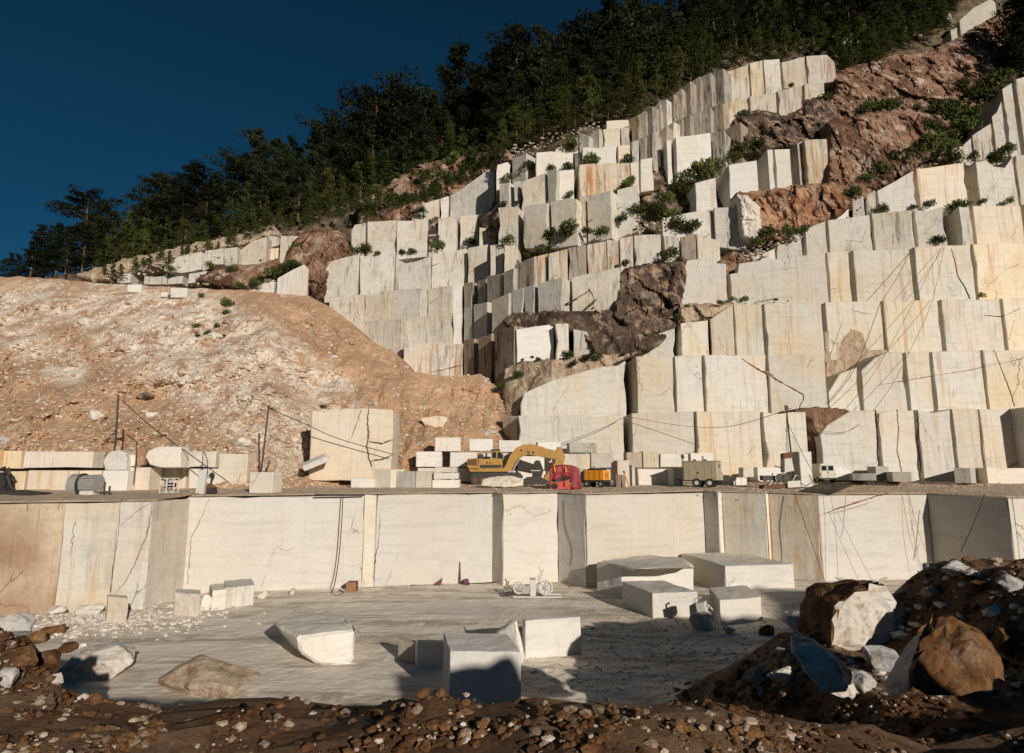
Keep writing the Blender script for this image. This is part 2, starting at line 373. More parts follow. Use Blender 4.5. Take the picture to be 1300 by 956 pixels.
def bench(rows, **kw):
    b = empty('quarry_bench', (0, 0, 0), kind='structure')
    r = rows[0]; xm = (r[0]+r[1])/2; yb = r[5] or r[8]['bot'][0][1]; c = pt(xm, yb, slopeY(xm, yb)); b.location = c
    px_prev = 0
    for ri, r in enumerate(rows):
        r = list(r)
        if -15 < r[6] < 0: r[6] *= .2
        nx_ = rows[ri+1][0] if ri+1 < len(rows) else None; gap = nx_-r[1] if nx_ is not None and 0 < nx_-r[1] < 16 and abs(rows[ri+1][4]-r[5]) < 12 else None
        if 12 < r[6] < 39 and r[7] in ('weath', 'cream', 'rust', 'grey'):
            if gap is not None and gap >= 3.5:
                if len(r) < 9: r.append({})
                r[8] = dict(r[8]); r[8]['D'] = max(6, r[8].get('D', 7))
            else: r[6] *= .5
        if gap is not None and gap < 3.2 and r[0] < 800 and not (len(r) > 8 and 'top' in r[8]): r[1] = nx_-.5
        if px_prev and r[0] > 800 and 3 < r[0]-px_prev < 12: d_ = .4*(r[0]-px_prev); r[0] -= d_; (r[8]['top'].__setitem__(0, (r[0], r[8]['top'][0][1])) if len(r) > 8 and 'top' in r[8] else None); (r[8]['bot'].__setitem__(0, (r[0], r[8]['bot'][0][1])) if len(r) > 8 and 'bot' in r[8] else None)
        px_prev = r[1]
        k = dict(r[8]) if len(r) > 8 else {}
        if abs(r[6]) > 12 and 'ext' not in k: k['ext'] = 2.6
        o = block(b, *r[:8], **k); o.matrix_parent_inverse = Matrix.Translation(-c)
    return b
def relief(name, poly, mat, dy=0, amp=1.2, step=1.9, Yf=None, edge=8, back=2.4, seed=0, fs=.16, kind='structure', parent=None):
    """natural rock standing in the face: a grid over the outline with real depth"""
    xs = [p[0] for p in poly]; ys = [p[1] for p in poly]
    def inside(x, y):
        c = False; n = len(poly)
        for i in range(n):
            (ax, ay), (bx, by) = poly[i], poly[(i+1) % n]
            if (ay > y) != (by > y) and x < (bx-ax)*(y-ay)/(by-ay)+ax: c = not c
        return c
    def dist(x, y):
        best = 1e9; n = len(poly)
        for i in range(n):
            (ax, ay), (bx, by) = poly[i], poly[(i+1) % n]; L = (bx-ax)**2+(by-ay)**2
            t = max(0, min(1, ((x-ax)*(bx-ax)+(y-ay)*(by-ay))/L)); best = min(best, math.hypot(ax+t*(bx-ax)-x, ay+t*(by-ay)-y))
        return best
    nx = int((max(xs)-min(xs)+8)/step)+1; ny = int((max(ys)-min(ys)+8)/step)+1
    idx = {}; V = []; Fc = []; ok = {}
    for j in range(ny+1):
        for i in range(nx+1):
            x = min(xs)-4+i*step; y = min(ys)-4+j*step; d = dist(x, y); ins = inside(x, y)
            wob = 3*noise.noise(Vector((x*.09, y*.09, seed)))
            if ins or d < 4+wob:
                dd = d if ins else -d
                Y = (Yf(x, y) if Yf else slopeY(x, y+20))+dy
                q = pt(x, y, Y); qs = Vector((q.x*fs, q.y*fs*.5, q.z*fs*.8))+Vector((seed*7, 0, 0))
                f = noise.ridged_multi_fractal(qs*.8, 1, 2, 5, 1, 2)*.28-.3+fbm(qs*2.3, 5)*.5
                for sc_, am in ((1.5, 1.0), (4.5, .4)):
                    qv = Vector((qs.x*sc_, qs.y*sc_, qs.z*sc_*.8)); c0 = noise.voronoi(qv)[1][0]; gv = noise.noise_vector(Vector(c0)*3.7); f += max(-1, min(1, gv.dot(qv-Vector(c0))*2.6))*am*.6
                qc = Vector((qs.x*2.4+fbm(qs*2, 2)*.5, qs.y*2, qs.z*1.3)); f += (noise.cell(qc)-.5)*.12
                Yd = Y-amp*f+back*max(0, 1-max(0, dd+4)/edge)**2
                q = pt(x, y, Yd); idx[(i, j)] = len(V); V.append(q)
    for j in range(ny):
        for i in range(nx):
            k = [(i, j), (i, j+1), (i+1, j+1), (i+1, j)]
            if all(a in idx for a in k): Fc.append(tuple(idx[a] for a in k))
    # give the sheet a rear so that it is solid from the side
    cnt = {}
    for f in Fc:
        for a, b_ in zip(f, f[1:]+f[:1]): cnt[(a, b_)] = 1
    bnd = [(a, b_) for (a, b_) in cnt if (b_, a) not in cnt]; bk = {}
    for a, b_ in bnd:
        for v in (a, b_):
            if v not in bk: bk[v] = len(V); V.append(V[v]+Vector((0, 5, 0)))
        Fc.append((b_, a, bk[a], bk[b_]))
    o = pmesh(name, V, Fc, M[mat] if isinstance(mat, str) else mat, parent)
    if kind: o['kind'] = kind
    return o
# ------------------------------------------------------------------ ground of the whole place
def sm(x, a, b):
    t = max(0., min(1., (x-a)/(b-a))); return t*t*(3-2*t)
def H(x, y):
    z = 0.0
    n1 = fbm(Vector((x*.25, y*.25, 3)), 4); n2 = fbm(Vector((x*.9, y*.9, 9)), 4)
    # spoil bank the photographer stands on
    b = min(7.0, 7.0-.41*(y-5.9)-.35*max(0, min(1, (x+.8)/2.5))*max(0, y-4)*.5) if y > 4 else 7.0
    b = max(0, b)
    # left shoulder
    l = 6.3*sm(-x, 7.3, 11.5)*(1-sm(y, 12.5, 21))
    # right mound
    r = (3.9*sm(x, 4.2, 9.5)+2.45*sm(x, 11.2, 14.6)-.2*sm(x, 9, 11))*(1-sm(y, 20.5, 28+.08*x))
    r *= sm(y, 1, 9)
    z = max(b, l, r)
    if z > .25: z += .35*n1*min(1, z/2)+.16*n2
    else: z += .03*n2+(.06*fbm(Vector((x*.7, y*1.1, 5)), 5)+.05*n2)*sm(x, -1, 2)*(1-sm(y, 33, 39)) if y > 20 else .03*n2
    # unseen higher ground behind and right, crest shaped for the pit floor's shadow
    if y < 4:
        xq = x+.5317*max(0, y+12)
        rz = lerp_line([(-60, 9), (10, 7.5), (14.5, 10.5), (16.6, 13.6), (19.7, 14.1), (20.9, 11.4), (27, 11.7), (29.5, 14.3), (34, 16.9), (38, 17.3), (44, 17.5), (49, 20.4), (57, 19.3), (90, 17)], xq)
        rz = rz+.25*n1+.3*n2
        z = max(z, 7+(rz-7)*(1-sm(y, -11, 0))) if y > -12 else rz
    # floor rises a little towards the right hand wall
    z += .5*sm(x, 9, 20)*sm(y, 34, 46)
    return z
def build_ground():
    xs = sorted(set([round(x, 2) for x in np.arange(-34, 40, .45)]+[round(x, 2) for x in np.arange(-90, 110, 3.)]))
    ys = sorted(set([round(y, 2) for y in np.arange(-16, 3, .5)]+[round(y, 2) for y in np.arange(3, 38, .33)]+[round(y, 2) for y in np.arange(38, 62, .7)]+[-40, -30, -24, -20]))
    V = [(x, y, H(x, y)) for y in ys for x in xs]; nx = len(xs)
    Fc = []; mi = []
    for j in range(len(ys)-1):
        for i in range(nx-1):
            a = j*nx+i; Fc.append((a, a+1, a+nx+1, a+nx)); mi.append(1 if max(V[a][2], V[a+nx+1][2]) > .85 and ys[j] < 32 else 0)
    pit = [f for f, m in zip(Fc, mi) if not m]; bank = [f for f, m in zip(Fc, mi) if m]
    def sub(name, fs, mat):
        used = sorted({v for f in fs for v in f}); mp = {v: i for i, v in enumerate(used)}
        o = pmesh(name, [V[v] for v in used], [tuple(mp[v] for v in f) for f in fs], mat); o['kind'] = 'structure'; return o
    sub('pit_floor', pit, M['pit']); sub('spoil_bank', bank, M['spoil'])
build_ground()
g = pmesh('ground', [(-3000, -3000, -1.2), (3000, -3000, -1.2), (3000, 3000, -1.2), (-3000, 3000, -1.2)], [(0, 1, 2, 3)], M['forest']); g['kind'] = 'structure'
# ------------------------------------------------------------------ lower wall round the pit: (px at the rim, distance)
PLAN = [(-260, 38, 'brownwall'), (-60, 40, 'brownwall'), (84, 41.2, 'cream'), (152, 41.8, 'cream'), (195, 42, 'cream'), (237, 47.0, 'fresh'), (463, 49.8, 'cream'), (478, 50.1, 'fresh'),
        (626, 52, 'fresh'), (638, 50.6, 'fresh'), (708, 52.2, 'fresh'), (743, 49.6, 'fresh'), (893, 54.5, 'fresh'), (911, 53, 'fresh'), (916, 53.4, 'cream'), (972, 51.6, 'ochre'), (975, 51.9, 'cream'),
        (1037, 49.4, 'fresh'), (1177, 50.6, 'fresh'), (1279, 45.2, 'cream'), (1284, 45.6, 'fresh'), (1460, 47, 'fresh'), (1700, 52, 'fresh')]
def rim(px, Y): c = onz(px, 626, ZT) if 0 else None; d = ray(px, 627); return Vector((d.x*Y, Y, 0))
low = empty('quarry_wall', (0, 50, 0), kind='structure')
rp = [rim(p, y) for p, y, m in PLAN]
rg = random.Random(5)
for i in range(len(PLAN)-1):
    A, B = rp[i], rp[i+1]; L = (B-A).length; u = (B-A).normalized()
    zt = TG(A.y)-.12-.03*rg.random(); zb = -.8
    pts = [(0, zt), (L, zt), (L, zb), (0, zb)]
    V, Fc = face_ring(pts, u, Vector((0, 1, 0)), A, None, 3.2+rg.random()*.3, 900+i, .05 if L > 3 else .02, .07, 1.0)
    mm = PLAN[i][2]
    o = pmesh('marble_block', [(v[0], v[1]-50, v[2]) for v in V], Fc, M[mm], low)
def crack(parent, pts, wd, mat='rustiron', off=.03):
    """a rust filled crack: an uneven ribbon of chipped stone on the face; pts are world points"""
    V = []; Fc = []; rg = random.Random(len(pts)*7+int(pts[0][2]*10)); q = []
    for a, b in zip(pts, pts[1:]):
        a = Vector(a); b = Vector(b); k = max(2, int((b-a).length/.22))
        for j in range(k): q.append(a.lerp(b, j/k)+Vector((rg.uniform(-.05, .05), 0, rg.uniform(-.03, .03))))
    q.append(Vector(pts[-1]))
    n = len(q)
    for i, p in enumerate(q):
        d = (q[min(i+1, n-1)]-q[max(i-1, 0)]).normalized(); s = Vector((0, -1, 0)).cross(d).normalized()
        w_ = wd*rg.uniform(.4, 1.3)*(min(1, .25+3*min(i, n-1-i)/n))
        V += [p-s*w_/2+Vector((0, .12, 0)), p+Vector((0, -off, 0)), p+s*w_/2+Vector((0, .12, 0))]
    for i in range(n-1):
        a = 3*i; Fc += [(a, a+1, a+4, a+3), (a+1, a+2, a+5, a+4)]
    return pmesh('crack', V, Fc, M[mat] if isinstance(mat, str) else mat, parent)
M['crackfill'] = rock('rusty crack filling', [(.30, .13, .05), (.42, .24, .12), (.14, .07, .03)], 1.5, .5)
def onwall(px, py):
    d = ray(px, py)
    for i in range(len(rp)-1):
        A, B = rp[i], rp[i+1]; e = B-A; den = d.x*e.y-1*e.x
        if abs(den) < 1e-6: continue
        s = (-(A.x*1-A.y*d.x))/(-den) if 0 else None
        # solve t*(dx,1) = A + s*e
        det = d.x*(-e.y)-(-e.x)*1
        t = (A.x*(-e.y)-(-e.x)*A.y)/det; s = (d.x*A.y-1*A.x)/det
        if -1e-4 <= s <= 1+1e-4: return Vector((0, 0, CZ))+d*(t-.02)
    return Vector((0, 0, CZ))+d*50
for pts, wd in (([(153, 634), (152, 660), (148, 690), (143, 720), (140, 752)], .11), ([(194, 640), (186, 680), (170, 718), (158, 740), (146, 754)], .17), ([(152, 668), (172, 650), (194, 638)], .09),
                ([(265, 632), (258, 652), (250, 668), (243, 680), (240, 712), (238, 742)], .10), ([(483, 650), (481, 680), (477, 705), (473, 738)], .20),
                ([(1040, 655), (1065, 645), (1100, 634), (1128, 626)], .34), ([(1052, 653), (1080, 646), (1110, 636)], .12), ([(225, 660), (222, 700), (219, 745)], .12), ([(458, 720), (461, 735), (463, 748)], .06)):
    c = crack(None, [onwall(*p) for p in pts], wd, 'crackfill'); c.parent = low; c.location = (0, -50, 0)
# terrace behind the rim
def build_terrace():
    V = []; Fc = []; rows = 26; n = 0; cols = []
    rgt = random.Random(3)
    for i in range(len(rp)-1):
        k = max(1, int((rp[i+1]-rp[i]).length/.6))
        for j in range(k): cols.append(rp[i].lerp(rp[i+1], j/k))
    cols.append(rp[-1])
    for c in cols:
        jt = .12*noise.noise(Vector((c.x*1.3, 0, 0)))+.05*rgt.random()
        for r in range(rows):
            t = (r/(rows-1)); y = (c.y+.16+jt)+(108-c.y)*t**1.6*(1 if r else 0)
            if r == 0: V.append((c.x, c.y-.10+jt*.6, TG(c.y)-.11)); continue
            if r == 1: y = c.y+.25+abs(jt)
            z = TG(y)+.10*fbm(Vector((c.x*.5, y*.5, 1)), 4)*(min(1, (y-c.y)/1.5))
            V.append((c.x, y, z))
    for i in range(len(cols)-1):
        for r in range(rows-1):
            a = i*rows+r; Fc.append((a, a+rows, a+rows+1, a+1))
    o = pmesh('terrace_ground', V, Fc, M['terrace']); o['kind'] = 'structure'
build_terrace()
# ------------------------------------------------------------------ hillside behind everything
def build_hill():
    V = []; Fc = []; pxs = list(range(-700, 2101, 9)); rows = 60
    for px in pxs:
        ry = lerp_line(RIDGE, px)
        for r in range(rows):
            py = 640+(ry-640)*(r/(rows-1)); Y = hillY(px, py, 5)
            q = pt(px, py, Y); f = noise.ridged_multi_fractal(q*.09, 1, 2, 4, 1, 2)*.6+fbm(q*.3, 3)*.6
            e = lerp_line(EDGE, px); amp = 2.0 if py > e else 1.2
            q = pt(px, py, Y-amp*f+1.2); V.append(q)
        for k, (dy, dz) in enumerate(((15, 3), (60, 8), (200, -30), (600, -120))):
            V.append(V[px_i*(rows+4)+rows-1]+Vector((V[-1].x*0, dy, dz)) if 0 else Vector(V[-1-k])+Vector((0, dy, dz)))
    R = rows+4
    for i in range(len(pxs)-1):
        for r in range(R-1):
            a = i*R+r; Fc.append((a, a+R, a+R+1, a+1))
    o = pmesh('hillside', V, Fc, M['hill'], smooth=True); o['kind'] = 'structure'
    o.data.materials.append(M['understory_shade']); mi = []
    for i in range(len(pxs)-1):
        e = lerp_line(EDGE, pxs[i]); ry = lerp_line(RIDGE, pxs[i])
        for r in range(R-1):
            py = 640+(ry-640)*(r/(rows-1)); mi.append(1 if r >= rows-1 or py < e-9+5*noise.noise(Vector((i*.3, r*.5, 0))) else 0)
    o.data.polygons.foreach_set('material_index', mi)
M['hill'] = rock('hillside earth and rock', [(.09, .07, .04), (.16, .115, .075), (.05, .042, .025)], .2, .9, .12)
M['understory_shade'] = rock('undergrowth and tree gap shade', [(.022, .024, .010), (.045, .042, .02), (.07, .05, .03)], .5, .9)  # undergrowth, coloured near black to hold the shade between the trees
build_hill()
# ------------------------------------------------------------------ dirt slope on the left
def dirtY(px, py):
    y0 = lerp_line([(-400, 55.5), (340, 56.5), (395, 62), (520, 67), (660, 71)], px); m = 1.25
    return (y0+m*(CZ-7.4))/(1-m*rr(py))
DTOP = [(-400, 340), (0, 351), (60, 353), (130, 360), (180, 362), (240, 366), (300, 368), (350, 372), (390, 376), (412, 385), (440, 405), (465, 430), (500, 447), (520, 470), (560, 478), (610, 476), (632, 492), (648, 520), (652, 560), (655, 600), (660, 640)]
def build_dirt():
    V = []; pale = []; pxs = np.arange(-260, 661, 2.2); rows = 112; Fc = []
    lines = [((140, 372), (250, 420), 34), ((250, 400), (330, 450), 40), ((330, 430), (430, 510), 30), ((-60, 400), (60, 385), 30), ((180, 430), (380, 560), 45), ((20, 430), (90, 470), 25), ((100, 390), (150, 440), 24)]
    def pal(x, y):
        b = 0
        for (a, c, w_) in lines:
            L = (c[0]-a[0])**2+(c[1]-a[1])**2; t = max(0, min(1, ((x-a[0])*(c[0]-a[0])+(y-a[1])*(c[1]-a[1]))/L))
            d = math.hypot(a[0]+t*(c[0]-a[0])-x, a[1]+t*(c[1]-a[1])-y); b = max(b, 1-sm(d, w_*.4, w_*1.3))
        return b
    for px in pxs:
        ty = lerp_line(DTOP, px)+2.0*noise.noise(Vector((px*.06, 0, 0)))
        for r in range(rows):
            py = 640+(ty-640)*(r/(rows-1)); Y = dirtY(px, py); q = pt(px, py, Y)
            e = min(1, (py-ty)/25)
            f = 2.5*fbm(q*.10, 3)+.8*fbm(Vector((q.x*.55, q.z*.18, 4)), 4)+.22*fbm(q*1.2, 4)*1.4
            # gully lines running down to the right
            f += .25*noise.ridged_multi_fractal(Vector((q.x*.22-q.z*.10, q.z*.05, 2)), 1, 2, 3, 1, 2)-.25
            for sc_, am in ((.55, .32), (1.5, .2)):
                qv = q*sc_; c0 = noise.voronoi(qv)[1][0]; gv = noise.noise_vector(Vector(c0)*3.7); f += max(-1, min(1, gv.dot(qv-Vector(c0))*2.6))*am*(1 if px < 430 else .35)
            q = pt(px, py, Y-f*(.25+.75*e)); V.append(q); pale.append(pal(px, py))
        for k, (dy, dz) in enumerate(((5, .2), (10, .4), (20, -1))): V.append(Vector(V[-1-k])+Vector((0, dy, dz))); pale.append(0)
    R = rows+3
    for i in range(len(pxs)-1):
        for r in range(R-1):
            a = i*R+r; Fc.append((a, a+R, a+R+1, a+1))
    o = pmesh('dirt_slope', V, Fc, M['dirt']); o['kind'] = 'structure'
    at = o.data.attributes.new('pale', 'FLOAT', 'POINT'); at.data.foreach_set('value', pale)
    return V, R, len(pxs)
DV, DR, DN = build_dirt()
def ondirt(px, py):
    i = int(round((px+260)/2.2)); i = max(0, min(DN-1, i)); ty = lerp_line(DTOP, px)
    r = int(round((640-py)/(640-ty)*111)); r = max(0, min(111, r)); return Vector(DV[i*DR+r])
# ------------------------------------------------------------------ benches of the quarry, lowest first
bl = bench
T1 = bl([(657, 792, 527, 526, 622, 622, -4, 'cream'), (638, 657, 527, 527, 622, 622, 50, 'cream', dict(Y=78, D=6)), (801, 881, 524, 522, 620, 620, -8, 'cream'), (883.5, 965, 522, 522, 620, 620, -6, 'cream'),
         (968, 1023, 522, 522, 620, 620, -6, 'cream'), (1041, 1112, 0, 0, 0, 0, -8, 'cream', dict(top=[(1041, 552), (1050, 540), (1062, 532), (1080, 521), (1112, 520)], bot=[(1041, 618), (1112, 618)])),
         (1113.5, 1160, 520, 520, 618, 617, -8, 'cream'), (1166, 1206, 520, 519, 617, 617, -10, 'cream'), (1210, 1241, 519, 519, 617, 617, -10, 'cream'), (1242.5, 1290, 519, 518, 617, 617, -8, 'cream'),
         (1306, 1460, 516, 512, 617, 617, -8, 'cream', dict(dy=-2.5, D=13)), (1462, 1650, 512, 508, 617, 617, -8, 'cream')])
T2 = bl([(660, 794, 0, 0, 0, 0, -4, 'cream', dict(top=[(660, 514), (665, 499), (680, 492), (703, 481), (722, 476), (765, 465), (794, 463)], bot=[(660, 526), (794, 525)])),
         (768, 795, 455, 453, 464, 462, -4, 'block', dict(dy=.5)),
         (807, 854, 452, 451, 524, 523, -8, 'cream'), (856, 891, 451, 450, 523, 522, -8, 'cream'), (894.5, 972, 450, 450, 522, 521, -6, 'cream'), (976, 1047, 451, 449, 521, 521, -6, 'cream'),
         (1054, 1088, 0, 0, 0, 0, -10, 'cream', dict(top=[(1054, 498), (1066, 474), (1088, 466)], bot=[(1054, 520), (1088, 519)])),
         (1095, 1146, 0, 0, 0, 0, -10, 'cream', dict(top=[(1095, 470), (1110, 455), (1124, 447), (1146, 446)], bot=[(1095, 519), (1146, 518)])),
         (1149, 1179, 446, 446, 518, 518, -8, 'cream'), (1184.5, 1245, 446, 445, 518, 518, -8, 'cream'), (1248.5, 1330, 444, 443, 518, 516, -8, 'cream'), (1332, 1460, 443, 440, 516, 512, -8, 'cream'), (1462, 1650, 440, 436, 512, 508, -8, 'cream')])
T3 = bl([(801, 857, 0, 0, 0, 0, 12, 'weath', dict(top=[(801, 447), (817, 440), (830, 425), (845, 419), (857, 416)], bot=[(801, 450), (857, 450)])),
         (868, 899, 410, 406, 450, 450, -8, 'cream'), (901, 930, 405, 386, 450, 449, 32, 'cream', dict(D=6)), (931.5, 967, 386, 385, 449, 448, -8, 'cream'), (972, 1043, 385, 384, 448, 448, -6, 'cream'),
         (1049.5, 1118, 383, 381, 447, 446, -10, 'cream'), (1121, 1190, 381, 380, 445, 445, -8, 'cream'), (1197, 1269, 380, 379, 443, 442, -8, 'cream'), (1272, 1330, 378, 377, 442, 441, -8, 'ochre'), (1333, 1500, 377, 374, 441, 438, -8, 'cream'), (1502, 1680, 374, 370, 438, 434, -8, 'cream')])
T4 = bl([(862, 922, 0, 0, 0, 0, -4, 'cream', dict(top=[(862, 357), (872, 330), (885, 329), (922, 335)], bot=[(862, 392), (900, 390), (922, 388)])),
         (929, 1048, 0, 0, 0, 0, 14, 'cream', dict(top=[(929, 348), (935, 346), (937, 334), (1000, 326), (1048, 321)], bot=[(929, 385), (1048, 383)])),
         (1049.5, 1077, 320, 318, 382, 382, -6, 'cream'), (1086, 1155, 317, 316, 381, 380, -10, 'cream'), (1163.5, 1232, 313, 310, 379, 378, -8, 'cream'), (1236, 1340, 309, 306, 378, 376, -8, 'ochre'), (1343, 1500, 306, 300, 376, 374, -8, 'cream'), (1502, 1680, 300, 290, 374, 370, -8, 'cream')])
T5 = bl([(985, 1018, 309, 308, 325, 322, 10, 'weath'), (1024, 1048, 291, 280, 318, 317, 0, 'weath'), (1003, 1023, 300, 287, 309, 307, 0, 'cream'), (955, 984, 326, 315, 329, 327, 0, 'cream'),
         (1050, 1104, 279, 272, 317, 316, 22, 'weath'), (1106, 1157, 271, 266, 316, 312, 22, 'weath'), (1162, 1198, 266, 262, 312, 310, 30, 'weath', dict(D=4)), (1217, 1231, 262, 261, 310, 309, 24, 'weath'),
         (1234, 1296, 261, 260, 309, 308, -4, 'ochre', dict()), (1302, 1440, 259, 256, 307, 302, -6, 'cream'), (1443, 1650, 256, 248, 302, 296, -6, 'cream')])
T6 = bl([(1040, 1078, 274, 262, 277, 272, 0, 'cream', dict(chip=.3)), (1082, 1096, 254, 248, 273, 271, 28, 'weath', dict(D=3)), (1101, 1111, 247, 241, 270, 268, 28, 'weath', dict(D=3)), (1113, 1160, 242, 216, 268, 264, 4, 'cream'),
         (1163, 1224, 214, 206, 263, 258, -2, 'ochre'), (1238, 1286, 0, 0, 0, 0, -8, 'weath', dict(top=[(1238, 205), (1252, 204), (1262, 211), (1276, 212), (1286, 198)], bot=[(1238, 260), (1286, 259)], D=12)), (1288, 1440, 197, 190, 259, 254, -6, 'weath'), (1443, 1650, 190, 180, 254, 246, -6, 'cream')])
T7 = bl([(1208, 1233, 187, 175, 203, 203, -6, 'weath', dict(D=6, chip=.3)), (1234, 1258, 172, 156, 203, 202, -6, 'rust', dict(D=6, chip=.25)), (1259, 1271, 148, 128, 202, 201, -6, 'weath', dict(D=6, chip=.25)), (1272, 1284, 112, 104, 201, 201, -6, 'weath', dict(D=6, chip=.2)), (1292, 1440, 100, 60, 200, 190, -8, 'weath', dict(D=12)), (1443, 1650, 60, 10, 190, 180, -6, 'weath')])
T8 = bl([(1217, 1264, 0, 0, 0, 0, 10, 'weath', dict(top=[(1217, 26), (1235, 10), (1258, -2), (1264, 2)], bot=[(1217, 46), (1264, 18)], ext=0, D=5)), (1206, 1215, 38, 34, 53, 50, 10, 'weath', dict(ext=0, D=4)), (1195, 1208, 18, 17, 26, 24, 0, 'weath', dict(ext=0, D=3))])
# bright cubes in the notch below the brown massif
T9 = bl([(857, 902, 174, 168, 224, 216, -4, 'block', dict(D=7)), (846, 852, 178, 177, 226, 225, -4, 'block', dict(D=10, dy=.8)), (903, 920, 167, 165, 214, 205, 40, 'dark', dict(dy=1.5)), (921, 940, 164, 154, 205, 195, 45, 'dark', dict(dy=2)),
         (882, 909, 232, 225, 268, 265, -6, 'cream', dict(D=7)), (924, 961, 209, 203, 252, 246, -8, 'block', dict(D=9)), (974, 981, 189, 189, 244, 243, -6, 'block', dict(D=9)), (983, 1003, 189, 188, 243, 241, -8, 'block', dict(D=9)),
         (1021, 1050, 177, 176, 238, 234, -8, 'rust', dict(D=9)), (1012, 1019, 182, 178, 240, 238, -20, 'dark', dict(D=9, dy=1)), (840, 905, 276, 264, 300, 296, -2, 'weath', dict(D=7)), (906, 944, 263, 262, 304, 312, 8, 'weath', dict(D=7)),
         (812, 829, 200, 199, 236, 234, -6, 'block', dict(D=9))])
# upper streaked wall beneath the forest
UT = [(801, 151), (822, 138), (850, 122), (880, 100), (905, 90), (919, 86)]
UM = [(801, 180), (835, 166), (860, 152), (880, 143), (905, 135), (919, 130)]
UB = [(801, 206), (835, 198), (852, 178), (880, 172), (905, 168), (919, 162)]
rows = []; xs = [801, 811, 820, 829, 838, 847, 856, 866, 877, 889, 903, 919]
for a, b in zip(xs, xs[1:]):
    k = rg.choice([32, 40, 48, 54]); m_ = rg.choice(['dark', 'dark', 'dark', 'weath'])
    rows.append((a, b-.7, lerp_line(UT, a)+rg.uniform(-1, 2), lerp_line(UT, b)+rg.uniform(-1, 2), lerp_line(UM, a), lerp_line(UM, b), k, m_, dict(D=6)))
    rows.append((a, b-.7, lerp_line(UM, a), lerp_line(UM, b), lerp_line(UB, a), lerp_line(UB, b), k-4, rg.choice(['dark', 'dark', 'weath']), dict(D=6)))
rows += [(924, 950, 91, 81, 130, 123, -8, 'rust', dict(D=7)), (951.5, 968, 80, 76, 122, 118, -4, 'rust'), (969, 990, 76, 74, 118, 114, -4, 'weath'), (992, 1022, 79, 71, 113, 103, -8, 'rust'), (1023, 1061, 0, 0, 0, 0, -8, 'rust', dict(top=[(1023, 71), (1050, 69), (1060, 78), (1062, 90)], bot=[(1023, 104), (1061, 96)])),
         (920, 949, 131, 124, 162, 151, -6, 'rust', dict(D=7)), (951, 985, 122, 117, 149, 147, -6, 'rust'), (986.5, 1018, 115, 108, 145, 136, -8, 'rust'), (1020, 1046, 106, 101, 134, 123, -8, 'weath')]
T10 = bl(rows)
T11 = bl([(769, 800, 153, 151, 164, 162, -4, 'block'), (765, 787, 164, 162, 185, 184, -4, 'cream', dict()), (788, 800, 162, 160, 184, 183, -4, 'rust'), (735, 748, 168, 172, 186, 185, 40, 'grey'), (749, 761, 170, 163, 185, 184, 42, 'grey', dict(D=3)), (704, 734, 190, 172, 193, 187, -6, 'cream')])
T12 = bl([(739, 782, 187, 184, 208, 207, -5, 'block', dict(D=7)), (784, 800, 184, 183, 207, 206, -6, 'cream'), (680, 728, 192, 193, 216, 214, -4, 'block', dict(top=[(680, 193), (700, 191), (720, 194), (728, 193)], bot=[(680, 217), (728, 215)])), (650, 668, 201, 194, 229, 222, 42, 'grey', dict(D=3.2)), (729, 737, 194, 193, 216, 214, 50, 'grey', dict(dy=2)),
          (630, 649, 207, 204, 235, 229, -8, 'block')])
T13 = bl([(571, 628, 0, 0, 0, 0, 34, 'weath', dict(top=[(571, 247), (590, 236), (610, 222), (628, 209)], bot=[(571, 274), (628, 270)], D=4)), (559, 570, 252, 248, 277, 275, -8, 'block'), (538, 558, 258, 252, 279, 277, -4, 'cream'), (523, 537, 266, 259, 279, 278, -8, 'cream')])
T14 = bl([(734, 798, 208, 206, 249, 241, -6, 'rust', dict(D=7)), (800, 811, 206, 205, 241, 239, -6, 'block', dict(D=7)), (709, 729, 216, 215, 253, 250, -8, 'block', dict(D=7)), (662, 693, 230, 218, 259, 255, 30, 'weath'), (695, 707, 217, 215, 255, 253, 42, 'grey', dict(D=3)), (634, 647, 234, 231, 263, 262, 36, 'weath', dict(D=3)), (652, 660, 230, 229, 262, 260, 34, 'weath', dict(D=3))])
T15 = bl([(632, 659, 263, 261, 302, 299, 20, 'weath', dict(D=3.5)), (664, 695, 260, 257, 300, 297, 28, 'weath', dict(D=3)), (699, 733, 255, 250, 297, 293, 32, 'weath'), (745, 776, 248, 241, 292, 284, 34, 'weath', dict(D=3.5)), (783, 808, 240, 235, 284, 275, 36, 'weath', dict(D=5)),
          (736, 743, 250, 248, 292, 290, 10, 'rust'), (446, 464, 0, 0, 0, 0, 4, 'weath', dict(top=[(446, 292), (450, 285), (464, 282)], bot=[(446, 325), (464, 325)])), (466, 502, 281, 279, 325, 323, 2, 'weath'), (504, 543, 279, 277, 323, 319, 2, 'weath'), (556, 580, 277, 274, 319, 313, 4, 'weath'), (584, 605, 273, 272, 312, 308, 4, 'weath'), (608, 630, 288, 290, 308, 304, 0, 'weath'),
          (544, 555, 298, 297, 320, 319, 0, 'weath')])
T16 = bl([(413, 456, 0, 0, 0, 0, 2, 'weath', dict(top=[(413, 340), (420, 331), (440, 325), (456, 324)], bot=[(413, 377), (456, 376)])), (457, 500, 324, 325, 376, 370, 4, 'weath'), (502, 547, 0, 0, 0, 0, 4, 'weath', dict(top=[(502, 328), (515, 334), (530, 331), (547, 324)], bot=[(502, 367), (547, 361)])), (548, 592, 323, 315, 361, 356, 6, 'weath'),
          (594, 619, 314, 309, 358, 349, 18, 'weath'), (622, 638, 311, 309, 348, 342, 20, 'weath'), (640, 658, 310, 311, 342, 335, 20, 'cream')])
